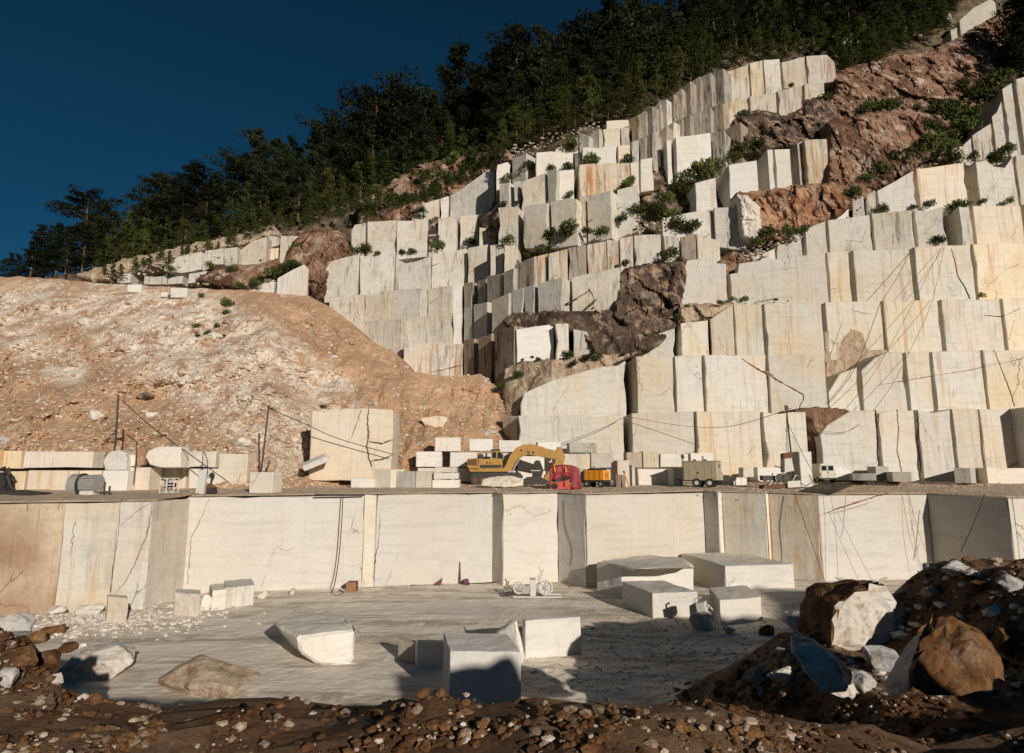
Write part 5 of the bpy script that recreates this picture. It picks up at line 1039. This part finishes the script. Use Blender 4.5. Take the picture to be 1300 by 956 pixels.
for j in range(2): MB().disc(E.P(619+j*4, 588, -1.27), .09, .06).build('round_vent', M['iron'], cv)
hd = E.prof('rear_grille', [(594.4, 584), (606, 583.2), (606, 591.5), (594.4, 591)], -1.33, -1.29, 'rustiron')
E.tube('exhaust_pipe', [(617, 583, .3), (617, 574, .3), (619, 572, .3)], .09, 'tank')
E.prof('air_filter', [(606, 583), (613, 583), (613, 577), (606, 577)], .2, .8, 'iron')
cb = E.prof('cab', [(624, 583), (624, 573), (634, 572.5), (639, 577), (640, 584)], -1.25, -.1, 'yellow')
E.prof('window', [(632, 582.5), (632, 575), (635, 574.6), (638.3, 578), (638.8, 583)], -1.28, -1.24, 'glass', cb)
E.prof('window', [(625.2, 582), (625.2, 574.5), (630.3, 574.5), (630.3, 582)], -1.28, -1.24, 'glass', cb)
E.prof('cab_roof', [(623, 573.2), (623, 571.2), (635, 571), (635, 573)], -1.28, -.07, 'iron', cb)
bo = E.prof('boom', [(636, 599), (642, 591), (648, 578), (655, 569), (664, 565), (675, 564.5), (690, 569), (706, 574), (712, 578), (710, 582), (703, 583), (686, 580), (671, 577), (663, 580), (655, 588), (648, 598), (643, 601)], -.32, .32, 'yellow')
for (px, py) in ((662, 572), (671, 574.5), (677, 575)): MB().disc(E.P(px, py, -.34), .11, .1).build('pin', M['iron'], bo)
E.tube('boom_ram', [(648, 602, -.5), (660, 582, -.5)], .09, 'tank'); E.tube('boom_ram', [(648, 602, .5), (660, 582, .5)], .09, 'tank')
E.tube('arm_ram', [(672, 564.5, 0), (692, 569.5, 0)], .10, 'yellow'); E.tube('arm_ram_rod', [(692, 569.5, 0), (708, 573, 0)], .05, 'tank')
E.prof('arm', [(705, 576), (708, 567.5), (713, 568), (718, 580), (716, 588), (711, 594), (704, 602), (696, 612), (691, 613), (690, 609), (697, 598), (705, 588)], -.22, .22, 'yellow')
E.prof('arm_painted_shade', [(700, 590), (704, 588), (695, 608), (690, 606)], -.16, .16, 'iron')  # dark iron strip standing in for shade along the arm
bk = E.prof('bucket', [(697, 611), (688, 606), (670, 605.5), (664, 609), (666, 614), (676, 616.5), (690, 616)], -.7, .7, 'iron')
for j in range(5): MB().box(E.P(664, 613, -.56+j*.28), (.35, .1, .09), (0, .25, 0)).build('tooth', M['rustiron'], bk)
# rough stone lying before the tracks
hull('marble_boulder', [pt(*a) for a in ((610, 617, 58.6), (612, 608, 58.8), (625, 605, 59), (652, 604, 59), (664, 608, 58.8), (666, 617, 58.4), (640, 619, 58), (620, 606, 60), (655, 606, 60))], 'ochre', rough=.03, seed=9, label='long cream boulder lying in front of the excavator tracks', cat='boulder')
# red machine under its tarpaulin
R_ = Rig('stone_saw', 716, 620.5, 'red stone cutting machine wrapped in a dark red tarpaulin', 'machine'); k = R_.k
R_.prof('frame', [(699, 613), (722, 610), (722, 619), (699, 620)], -.5, .5, 'redpaint'); R_.prof('base_rail', [(694, 618), (735, 618), (735, 620.5), (694, 620.5)], -.6, -.45, 'redpaint'); R_.prof('base_rail', [(694, 618), (735, 618), (735, 620.5), (694, 620.5)], .45, .6, 'redpaint')
R_.prof('motor', [(716, 611), (722, 608), (722, 618), (716, 618)], -.7, -.2, 'redpaint'); R_.prof('gearbox', [(702, 606), (712, 606), (712, 613), (702, 613)], -.4, .4, 'iron')
for px in (696, 704): MB().disc(R_.P(px, 617, -.62), .26, .12).build('wheel', M['tyre'], R_.r)
def drape():
    V = []; Fc = []; nx, nz = 26, 16; top = [(697, 597), (699, 593), (708, 591.5), (716, 590.5), (726, 591), (732, 594), (735, 600)]
    for i in range(nx+1):
        t = i/nx; px = 697+38*t
        for j in range(nz+1):
            s = j/nz; tz = 600-9*math.sin(math.pi*min(1, max(0, .06+t*.9)))**.35
            low_ = 607+2.5*math.sin(t*9)+(12 if t > .72 or t < .06 else 0)
            py = tz+(low_-tz)*max(0, (s-.35)/.65); y = .75-(1.5*min(1, s/.35))
            y += -.10*math.sin(t*23+s*3)*max(0, s-.3)+.05*noise.noise(Vector((t*9, s*7, 0)))
            x = px+(5*(t-.72)*max(0, s-.5)*4 if t > .72 else 0)
            V.append(R_.P(x, py-(.9*math.sin(math.pi*min(1, s/.35)) if s < .35 else 0), y))
    for i in range(nx):
        for j in range(nz): a = i*(nz+1)+j; Fc.append((a, a+1, a+nz+2, a+nz+1))
    o = pmesh('tarpaulin', V, Fc, M['redtarp'], R_.r, smooth=True); m = o.modifiers.new('thick', 'SOLIDIFY'); m.thickness = .03
drape()
for px in (703, 717): R_.tube('strap', [(px, 591.5, .7), (px, 590.5, -.4), (px, 593, -.82), (px+.8, 600, -.90)], .07, 'orange', n=6)
# orange generator on wheels
def boxrig(name, cx, base, L, W_, Hh, z0, rz, label, cat): return Rig(name, cx, base, label, cat, rz)
Gn = Rig('generator', 758, 618.5, 'small orange wheeled generator with a black hood and black chassis', 'generator', rz=-.62); r = Gn.r
MB().box((0, 0, 1.14), (2.15, 1.25, .92)).build('housing', M['orange'], r); 
hb = MB().prism([(-.9, 1.6), (-.55, 1.78), (.5, 1.80), (.85, 1.6)], -.5, .5).build('hood', M['iron'], r); MB().tube([(-.35, .1, 1.75), (-.35, .1, 1.98)], .05).build('exhaust_pipe', M['iron'], hb)
MB().box((0, 0, .58), (2.25, 1.2, .22)).build('chassis', M['iron'], r)
for x in (-.75, .75):
    for y in (-.6, .6):
        w_ = MB().disc((x, y, .32), .32, .2).build('wheel', M['tyre'], r); MB().disc((x, y*1.18, .32), .14, .04).build('rim', M['tank'], w_)
for x in (-.55, .05, .62): MB().box((x, -.63, 1.14), (.03, .02, .8)).build('panel_seam', M['iron'], r)
for j in range(6): MB().box((1.08, -.1, .9+j*.09), (.02, .8, .03)).build('louvre', M['iron'], r)
MB().tube([(-1.1, 0, .55), (-1.75, 0, .45)], .05).build('tow_bar', M['iron'], r)
# khaki trailer
Kt = Rig('trailer', 892, 618.5, 'khaki box trailer with two wheels and a small dark window', 'trailer', rz=-.52); r = Kt.r
bd = MB().box((0, 0, 1.55), (3.3, 1.6, 1.75)).build('body', M['khaki'], r)
MB().box((0, 0, 2.45), (3.4, 1.7, .08)).build('roof', M['khaki'], r); MB().box((0, 0, .62), (3.4, 1.5, .14)).build('chassis', M['iron'], r)
for x in (-1.05, -.3, .45, 1.1): MB().box((x, -.81, 1.55), (.025, .03, 1.6)).build('panel_seam', M['khaki'], bd)
MB().box((-.2, -.82, 1.35), (.16, .05, .12)).build('latch', M['iron'], bd)
wn = MB().box((1.66, -.05, 2.0), (.04, .95, .38)).build('window', M['glass'], bd); MB().box((1.69, -.05, 2.0), (.03, .05, .4)).build('window_bar', M['khaki'], wn)
MB().box((1.665, -.05, 1.25), (.03, 1.2, .7)).build('rear_panel', M['khaki'], bd)
for y in (-.72, .72):
    for x in (-.35, .85):
        w_ = MB().disc((x, y, .42), .42, .24, n=24).build('wheel', M['tyre'], r); MB().disc((x, y*1.17, .42), .2, .05).build('rim', M['machinewhite'], w_)
    MB().tube([(-.85, y, .55), (-.65, y, .88), (-.35, y, .95), (-.05, y, .88), (.15, y, .55)], .04, 6).build('mudguard', M['iron'], r)
MB().tube([(-1.65, 0, .6), (-2.6, 0, .75)], .06).build('tow_bar', M['iron'], r); MB().tube([(-2.1, 0, .7), (-2.1, 0, 0)], .04).build('prop_stand', M['iron'], r)
for (x, y) in ((.3, .2), (-.6, -.3)): MB().box((x, y, 2.56), (.25, .2, .14)).build('roof_vent', M['iron'], r)
# van seen from behind
Vn = Rig('van', 1042, 613, 'cream van seen from behind with two dark rear windows', 'van', rz=-.06); r = Vn.r
vb = MB().prism([(-.82, .45), (.82, .45), (.84, 1.3), (.76, 2.0), (.62, 2.12), (-.62, 2.12), (-.76, 2.0), (-.84, 1.3)], -1.9, 1.9).build('body', M['vanwhite'], r)
for x in (-.36, .36):
    d_ = MB().box((x, -1.92, 1.25), (.68, .05, 1.5)).build('rear_door', M['vanwhite'], r); MB().box((x, -1.955, 1.62), (.52, .03, .52)).build('window', M['glass'], d_)
MB().box((.06, -1.97, 1.15), (.05, .04, .18)).build('door_handle', M['iron'], r); MB().box((0, -1.98, .5), (1.6, .14, .16)).build('bumper', M['iron'], r)
for x in (-.74, .74):
    MB().box((x, -1.92, .95), (.1, .05, .32)).build('tail_light', M['redpaint'], r)
    for y in (-1.2, 1.2):
        w_ = MB().disc((x, y, .33), .33, .2, 'X', 18).build('wheel', M['tyre'], r); MB().disc((x*1.13, y, .33), .17, .04, 'X').build('rim', M['tank'], w_)
for x in (-.9, .9): MB().box((x, 1.3, 1.35), (.12, .08, .2)).build('mirror', M['iron'], r)
# drilling rig with its tall mast
D_ = Rig('drilling_rig', 1003, 620, 'dusty drilling rig with a tall thin guyed mast and a jumble of parts', 'drilling rig'); k = D_.k
D_.tube('mast', [(1009.5, 619, .2), (1008.5, 575, .2), (1006.5, 519, .2)], .10, 'iron', r2=.06); D_.prof('mast_head', [(1004.5, 514), (1008, 514), (1009, 520), (1005, 520)], .1, .3, 'iron')
for a in (((1006.5, 520, .2), (1001, 575, -.5)), ((1006.5, 520, .2), (1005, 574, .6)), ((1007, 536, .2), (1022, 575, .1), (1032, 600, -.2))): D_.tube('guy_rope', a, .025, 'cable', n=5)
D_.prof('power_unit', [(995, 583), (1004, 582), (1006, 598), (994, 600)], -.6, .3, 'machinewhite'); D_.prof('control_box', [(997, 576), (1009, 574), (1009, 583), (997, 584)], 0, .6, 'rustiron')
D_.prof('skid', [(968, 616), (1013, 614), (1013, 620), (966, 620)], -.5, .6, 'rustiron')
for j in range(9):
    x = 970+j*4.5; D_.tube('pipe', [(x, 617, -.4+.1*(j % 3)), (x+9, 610-2*(j % 4), 0), (x+14, 601+3*(j % 3), .3)], .045, ['iron', 'machinewhite', 'rustiron'][j % 3], n=6)
D_.prof('tank', [(968, 610), (984, 610), (984, 604), (968, 604)], -.2, .5, 'iron'); D_.prof('crate', [(996, 611), (1012, 610), (1012, 618), (996, 619)], -.75, -.45, 'vanwhite')
for px in (988, 996): MB().disc(D_.P(px, 606, -.5), .34, .08).build('flywheel', M['iron'], D_.r)
D_.tube('cross_arm', [(985, 592, 0), (994, 594, 0)], .05, 'rustiron'); D_.tube('hose', [(1010, 610, -.3), (1020, 617, -.5), (1030, 612, -.3), (1027, 603, -.2)], .04, 'cable')
# ribbed tank, cage, leaning slab, black machine, crate row
Tk = Rig('water_tank', 105, 628, 'grey ribbed metal tank lying on its side by the rim', 'tank'); k = Tk.k
Tk_b = MB(); Tk_b.tube([Tk.P(92, 616, 0), Tk.P(104, 616, 0)], .85, 20).build('end_drum', M['tank'], Tk.r); MB().tube([Tk.P(103.5, 616, 0), Tk.P(105, 616, 0)], .9, 20).build('flange', M['iron'], Tk.r)
MB().tube([Tk.P(105, 615, 0), Tk.P(125, 614, 0)], .68, 16).build('barrel', M['tank'], Tk.r)
for j in range(6): MB().tube([Tk.P(105.4, 607+j*2.7, -.72+.04*abs(j-2.5)), Tk.P(124.6, 606.5+j*2.7, -.72+.04*abs(j-2.5))], .05, 6).build('rib', M['tank'], Tk.r)
Tk.prof('foot', [(98, 623), (122, 623), (122, 628), (98, 628)], -.4, .4, 'machinewhite')
for px in (134, 140.5): Tk.tube('post', [(px, 628, -.2), (px, 612 if px < 136 else 617, -.2)], .07, 'iron')
Cg = Rig('wire_cage', 214, 626, 'small metal tube cage frame standing near the wall corner', 'cage')
for y in (-.35, .35):
    for px in (205.5, 214, 223): Cg.tube('upright', [(px, 626, y), (px, 607, y)], .045, 'machinewhite')
    for py in (607.5, 616, 625): Cg.tube('crossbar', [(205, py, y), (223.5, py, y)], .04, 'machinewhite')
Cg.prof('motor', [(213, 613), (221, 613), (221, 619), (213, 619)], -.25, .25, 'iron'); Cg.prof('side_panel', [(205, 608), (211, 608), (211, 626), (205, 626)], .2, .3, 'tank')
Sl = Rig('wire_saw', 261, 627, 'upright white guard plate with a small wire saw behind it on the rim', 'wire saw')
Sl.prof('guard_plate', [(251, 626), (254, 597), (263, 597), (262, 627)], -.4, -.2, 'machinewhite'); Sl.tube('upright', [(266, 626, 0), (268, 600, 0)], .08, 'iron'); MB().disc(Sl.P(268, 604, -.1), .22, .08).build('pulley', M['iron'], Sl.r); MB().disc(Sl.P(267, 619, -.15), .32, .08).build('pulley', M['rustiron'], Sl.r)
Sl.prof('motor', [(264, 620), (272, 619), (274, 626), (264, 626)], -.3, .3, 'iron'); Sl.tube('arm', [(263, 622, 0), (270, 606, 0)], .06, 'iron')
Bm = Rig('scrap_machine', 6, 628, 'black scrap machine with bent arms cut by the left photo edge', 'machine')
Bm.prof('engine', [(-14, 604), (2, 600), (10, 606), (12, 622), (-14, 624)], -.5, .5, 'iron'); Bm.prof('skid', [(-20, 623), (24, 622), (60, 626), (58, 628), (-20, 628)], -.5, .5, 'iron')
for a in (((2, 600, 0), (5, 595, .1), (9, 604, 0)), ((9, 604, -.2), (15, 618, -.2), (20, 622, -.2)), ((4, 601, .3), (14, 613, .3)), ((-6, 598, 0), (2, 594, 0))): Bm.tube('arm', a, .12, 'iron')
for px in (-4, 6): MB().disc(Bm.P(px, 613, -.55), .42, .1).build('flywheel', M['iron'], Bm.r)
# leaning planks beside the tall slab
Pl = Rig('plank_stack', 788, 618.5, 'dark wooden planks leaning together against the tall upright slab', 'planks')
for j in range(6): MB().box(Pl.P(782.5+j*2.0, 611, -.25-.02*j), (.12, .06, 1.25), (0, .03*j-.06, 0)).build('plank', M['wood'], Pl.r)
yb_ = Rig('crowbar', 796, 619, 'yellow bar leaning beside the dark planks', 'bar'); yb_.tube('shaft', [(797.5, 618, -.5), (793, 601, -.1)], .06, 'orange'); yb_.tube('grip', [(793, 601, -.1), (792.2, 598, -.05)], .08, 'iron')
# posts near the trailer and thin poles
def pole(name, a, b_, r, mat, label, cat, Y=None, on=None):
    q = on(*a) if on else pt(*a, Y); e = pt(b_[0], b_[1], q.y); m = MB().tube([(0, 0, -.3), (e-q)*.5+Vector((.03, 0, 0)), e-q], r, 8, r*.8); o = m.build(name, M[mat], None, loc=q); setp(o, label, cat); return o
pole('iron_pole', (145.5, 572), (150.5, 501), .09, 'iron', 'thin dark iron pole standing above the low row, left of two', 'pole', Y=Yw+.6)
pole('iron_pole', (331, 600), (341, 516), .09, 'iron', 'thin dark iron pole above the white rim block, right of two', 'pole', Y=57)
pole('iron_pole', (337, 600), (342, 585), .08, 'iron', 'short iron stub leaning by the right iron pole', 'pole', Y=57)
pole('iron_rod', (170, 610), (174, 560), .045, 'iron', 'thin rod leaning on the low row beside the wedge stone', 'rod', Y=Yw-.9)
pole('steel_post', (875, 594), (875, 578), .12, 'rustiron', 'short brown post rising behind the trailer front', 'post', Y=63.5)
pole('steel_post', (893, 594), (892, 579), .14, 'tank', 'grey blue post rising behind the trailer roof', 'post', Y=63.5)
# dead sapling on the middle ledge
ds = empty('dead_sapling', pt(650, 308, slopeY(650, 308)-1.2), label='spindly leafless sapling on the ledge left of the streaked band', cat='sapling'); kk = ds.location.y/F
mb = MB(); mb.tube([(0, 0, 0), (0, 0, 12*kk), (1*kk, 0, 25*kk)], .5*kk, 5, .1*kk).build('trunk', M['dead'], ds); mb = MB()
for j in range(12): zz = (5+1.6*j)*kk; s_ = (-1)**j; mb.tube([(0, 0, zz), (s_*(9-.5*j)*kk, (j % 3-1)*2*kk, zz+3*kk)], .22*kk, 4, .08*kk)
mb.build('branches', M['dead'], ds)
# ------------------------------------------------------------------ on the pit floor
W1 = Rig('stone_saw', 676, 758, 'whitish wire saw with two round wheels on rails on the pit floor', 'wire saw', on=lambda a, b: onz(a, b, 0)); r = W1.r; k = W1.k
for px, rad in ((659, 6.5), (692, 8)):
    W1_w = W1.tube('wheel', [(px+rad*math.cos(t*math.pi/9), 746-rad*math.sin(t*math.pi/9), -.3) for t in range(19)], .07, 'machinewhite', n=6); MB().disc(W1.P(px, 746, -.3), rad*k*.3, .14).build('hub', M['tank'], W1_w)
    for j in range(4): W1.tube('spoke', [(px-rad*math.cos(j*.8), 746-rad*math.sin(j*.8), -.3), (px+rad*math.cos(j*.8), 746+rad*math.sin(j*.8), -.3)], .035, 'machinewhite', W1_w, n=5)
MB().disc(W1.P(692, 746, -.22), 7.6*k, .06, 'Y', 24).build('guard', M['machinewhite'], r)
W1.prof('housing', [(673, 736), (680, 736), (680, 755), (673, 755)], -.5, .4, 'machinewhite'); W1.prof('motor', [(663, 744), (672, 744), (672, 753), (663, 753)], -.4, .3, 'tank')
for y in (-.5, .5): W1.prof('rail', [(652, 755.5), (712, 755.5), (712, 757), (652, 757)], y-.05, y+.05, 'machinewhite')
for a in (((682, 740, 0), (687, 726, 0), (684, 722, 0)), ((684, 742, 0), (690, 725, 0)), ((654, 752, -.2), (648, 750, 0), (642, 752, .2))): W1.tube('lever', a, .05, 'machinewhite', n=6)
W1.prof('hose_bundle', [(642, 753), (652, 750), (654, 755), (641, 756)], -.3, .3, 'iron')
W2 = Rig('stone_saw', 893, 797, 'wheeled cutting machine with big round discs parked between two blocks', 'wire saw', rz=-.5, on=lambda a, b: onz(a, b, 0)); r = W2.r; k = W2.k
for y, px, rad in ((-.5, 889, 9), (.1, 894, 10)):
    w_ = MB().disc(W2.P(px, 797-rad, y), rad*k, .12, 'Y', 26).build('disc', M['tank'], r); MB().disc(W2.P(px, 797-rad, y-.08), rad*k*.3, .1).build('hub', M['machinewhite'], w_)
    MB().tube([W2.P(px+rad*1.05*math.cos(t*math.pi/12), 797-rad-rad*1.05*math.sin(t*math.pi/12), y-.05) for t in range(13)], .06, 6).build('guard', M['machinewhite'], w_)
W2.prof('frame', [(893, 782), (904, 786), (907, 795), (893, 796)], -.45, .35, 'machinewhite'); W2.prof('motor', [(886, 768), (896, 766), (898, 776), (888, 778)], -.3, .4, 'machinewhite')
for a in (((888, 775, 0), (884, 764, 0), (892, 761, 0)), ((900, 786, -.3), (906, 780, -.3)), ((896, 778, 0), (900, 770, .1), (905, 775, 0))): W2.tube('lever', a, .06, 'machinewhite', n=6)
Bx = Rig('crate', 448, 750, 'small rusty square crate at the foot of the bright wall', 'crate', on=lambda a, b: onz(a, b, 0))
Bx.prof('shell', [(441.5, 739), (453, 739), (453, 750), (441.5, 750)], -.35, .35, 'rustiron'); M['crateface'] = plain('crate brown', (.35, .17, .08), .8)
for j in range(4): Bx.prof('slat', [(441.3+j*3, 739), (443.8+j*3, 739), (443.8+j*3, 750), (441.3+j*3, 750)], -.39, -.355, 'crateface')
q = onz(556, 742, 0); kx = q.y/F; o = MB().prism([(-6*kx, 0), (4*kx, .4*kx), (5.5*kx, 7.5*kx)], -.3, .3).build('canvas_cover', M['purple'], None, loc=q); setp(o, 'small purple triangular cover at the foot of the bright wall', 'cover')
q = onz(592, 742, 0); kx = q.y/F; r = empty('winch', q, label='small dark red winch on the floor right of the purple cover', cat='winch'); MB().disc((0, 0, 3.6*kx), 3*kx, .5).build('drum', M['purple'], r); MB().box((0, 0, .8*kx), (8*kx, .6, 1.5*kx)).build('base', M['iron'], r)
q = onz(583, 741, 0); kx = q.y/F; r = empty('tripod', q, label='two thin rusty sticks standing together against the bright wall', cat='sticks')
for dx in (0, 1.7): MB().tube([(dx*kx, 0, 0), ((-.6+.3*dx)*kx, .25, 29*kx)], .035, 6).build('stick', M['rustiron'], r)
Ld = Rig('ladder', 774, 741, 'light metal ladder standing behind the long low slab', 'ladder', on=lambda a, b: Vector(onz(a, 741, 0))); 
for px in (771, 777.5): Ld.tube('rail', [(px, 741, 0), (px, 701, .5)], .035, 'tank', n=6)
for j in range(9): Ld.tube('rung', [(771, 739-j*4.4, .02+.055*j), (777.5, 739-j*4.4, .02+.055*j)], .025, 'tank', n=6)
# ------------------------------------------------------------------ cables and hoses
def cable(pts, label, r=.02, mat='greycable', Yf=None, name='cable'):
    w3 = []
    for p in pts:
        w3.append(pt(p[0], p[1], p[2]) if len(p) > 2 else pt(p[0], p[1], Yf(*p)))
    sm_ = []
    for i in range(len(w3)-1):
        p0, p1, p2, p3 = w3[max(i-1, 0)], w3[i], w3[i+1], w3[min(i+2, len(w3)-1)]
        for j in range(6):
            t = j/6; sm_.append(.5*((2*p1)+(p2-p0)*t+(2*p0-5*p1+4*p2-p3)*t*t+(3*p1-p0-3*p2+p3)*t**3))
    sm_.append(w3[-1]); o0 = sm_[0].copy(); MBo = MB().tube([p-o0 for p in sm_], r, 6).build(name, M[mat], None, loc=o0, smooth=True); setp(MBo, label, 'cable', 'cables over the quarry faces')
wf = lambda x, y: slopeY(x, min(y+40, 612))-2.2
cable([(1118, 383), (1103, 425), (1088, 462), (1072, 488), (1052, 512)], 'dark cable hanging in a curve beside the brown rock patch', .035, 'cable', lambda x, y: slopeY(1080, 500)-1.6)
cable([(1196, 313), (1168, 368), (1135, 430), (1105, 480), (1056, 540)], 'thin cable slanting down the right benches, upper of two', .03, 'greycable', lambda x, y: slopeY(1130, y+40)-2)
cable([(1199, 313), (1183, 383), (1158, 440), (1125, 500), (1082, 545), (1042, 547)], 'thin cable slanting down the right benches, lower of two', .03, 'greycable', lambda x, y: slopeY(1130, y+40)-2)
cable([(1156, 318), (1140, 350), (1120, 382)], 'short double looking cable on the bench below the bushes', .045, 'greycable', lambda x, y: slopeY(1130, y+40)-1.5)
cable([(1005, 518, 60.8), (960, 533, 66), (920, 542, 69), (870, 541, 71), (802, 530, 72.5)], 'sagging cable from the mast head to the dark wall joint', .03, 'greycable')
cable([(795, 528), (770, 541), (735, 555), (700, 568), (690, 574)], 'cable slanting down behind the excavator boom', .035, 'greycable', lambda x, y: slopeY(740, 612)-2)
cable([(155, 508, 55.5), (190, 540, 54.8), (230, 569, 54.2), (262, 592, 53.6), (290, 612, 53.2)], 'cable slanting from the left pole across the low row', .04, 'cable')
cable([(340, 518, 57), (380, 535, 59.5), (430, 557, 61), (500, 577, 61.5)], 'cable slanting from the right pole over the big stained block', .04, 'cable')
cable([(435.5, 627, 48.8), (434, 660, 48.6), (431, 700, 48.6), (427, 730, 48.5), (423, 748, 48.0), (420, 753, 47.4), (428, 756, 46.6), (436, 752, 47.6), (430, 749, 48)], 'black hose hanging down the bright wall into a coil', .04, 'cable', name='hose')
cable([(730, 628, 50.1), (736, 660, 49.6), (741, 690, 49.4), (743, 712, 49.2)], 'yellowish rope hanging down the grey recess of the lower wall', .025, 'greycable')
cable([(258, 573, 54), (257, 590, 53.4), (256, 608, 53.4)], 'cable hanging over the cream row block, left of two', .035, 'cable'); cable([(259, 573, 54), (263, 585, 53.3), (264, 608, 53.4)], 'cable hanging over the cream row block, right of two', .035, 'cable')
cable([(1008, 625, 50.2), (1020, 660, 49.4), (1036, 705, 48.6), (1047, 738, 47.8)], 'cable falling from the rim into the pit beside the wall edge', .022, 'cable')
cable([(1054, 627, 48.9), (1060, 665, 48.7), (1064, 735, 48.5)], 'thin cable hanging straight down the rust veined wall', .014, 'greycable'); cable([(1063, 650, 48.9), (1085, 695, 48.9), (1107, 737, 48.9)], 'thin cable slanting down the rust veined wall', .014, 'greycable')
cable([(1153, 625, 49.9), (1166, 675, 49.7), (1183, 718, 49.6)], 'thin cable slanting near the right edge of the veined wall, right of two', .014, 'greycable'); cable([(1152, 625, 49.9), (1160, 680, 49.6), (1172, 732, 49.5)], 'thin cable near the right edge of the veined wall, left of two', .014, 'greycable')
cable([(1250, 627, 46.3), (1238, 660, 46.7), (1220, 700, 47.3)], 'dark cable slanting over the grey wall at the right', .03, 'cable')
cable([(400, 628, 48.2), (440, 628.5, 48.9), (462, 628, 49.2)], 'black pipe lying along the rim above the hanging hose', .07, 'cable', name='pipe')
cable([(521, 743, 50.4), (560, 743, 50.9), (600, 741, 51.2), (632, 739, 51)], 'dark cord lying along the foot of the bright wall', .04, 'cable')
for x, y in (((640, 740), (652, 745)), ): pass
# small rubble on the terrace
sp = []
for _ in range(1700):
    px = rgs.uniform(-20, 1320); py = rgs.uniform(611, 625); q = onterr(px, py); sp.append((q.x, q.y, TG(q.y)+.02, q.y/F*rgs.choice([.4, .5, .7, 1.0, 1.5])))
for (cx_, cy_, n, s_, sd) in ((940, 608, 90, 2.2, 10), (1060, 616, 60, 1.2, 30), (1240, 618, 60, 1.8, 30), (660, 616, 60, 1.4, 25), (540, 568, 14, 2.4, 5), (1200, 616, 60, 1.3, 50), (960, 618, 50, 1.6, 20)):
    for _ in range(n):
        px = rgs.gauss(cx_, sd); py = rgs.gauss(cy_, 2.5); q = onterr(px, max(py, 610)); q = pt(px, py, q.y); sp.append((q.x, q.y, q.z, q.y/F*s_*rgs.uniform(.5, 1.5)))
scatter('terrace_rubble', sp, M['tanrubble'], 9)
bpy.context.view_layer.update()
for o in list(bpy.data.objects):
    if o.type == 'MESH' and o.parent is not None and o.name.startswith('marble_block') and o.parent.name.startswith('quarry_bench'):
        pass
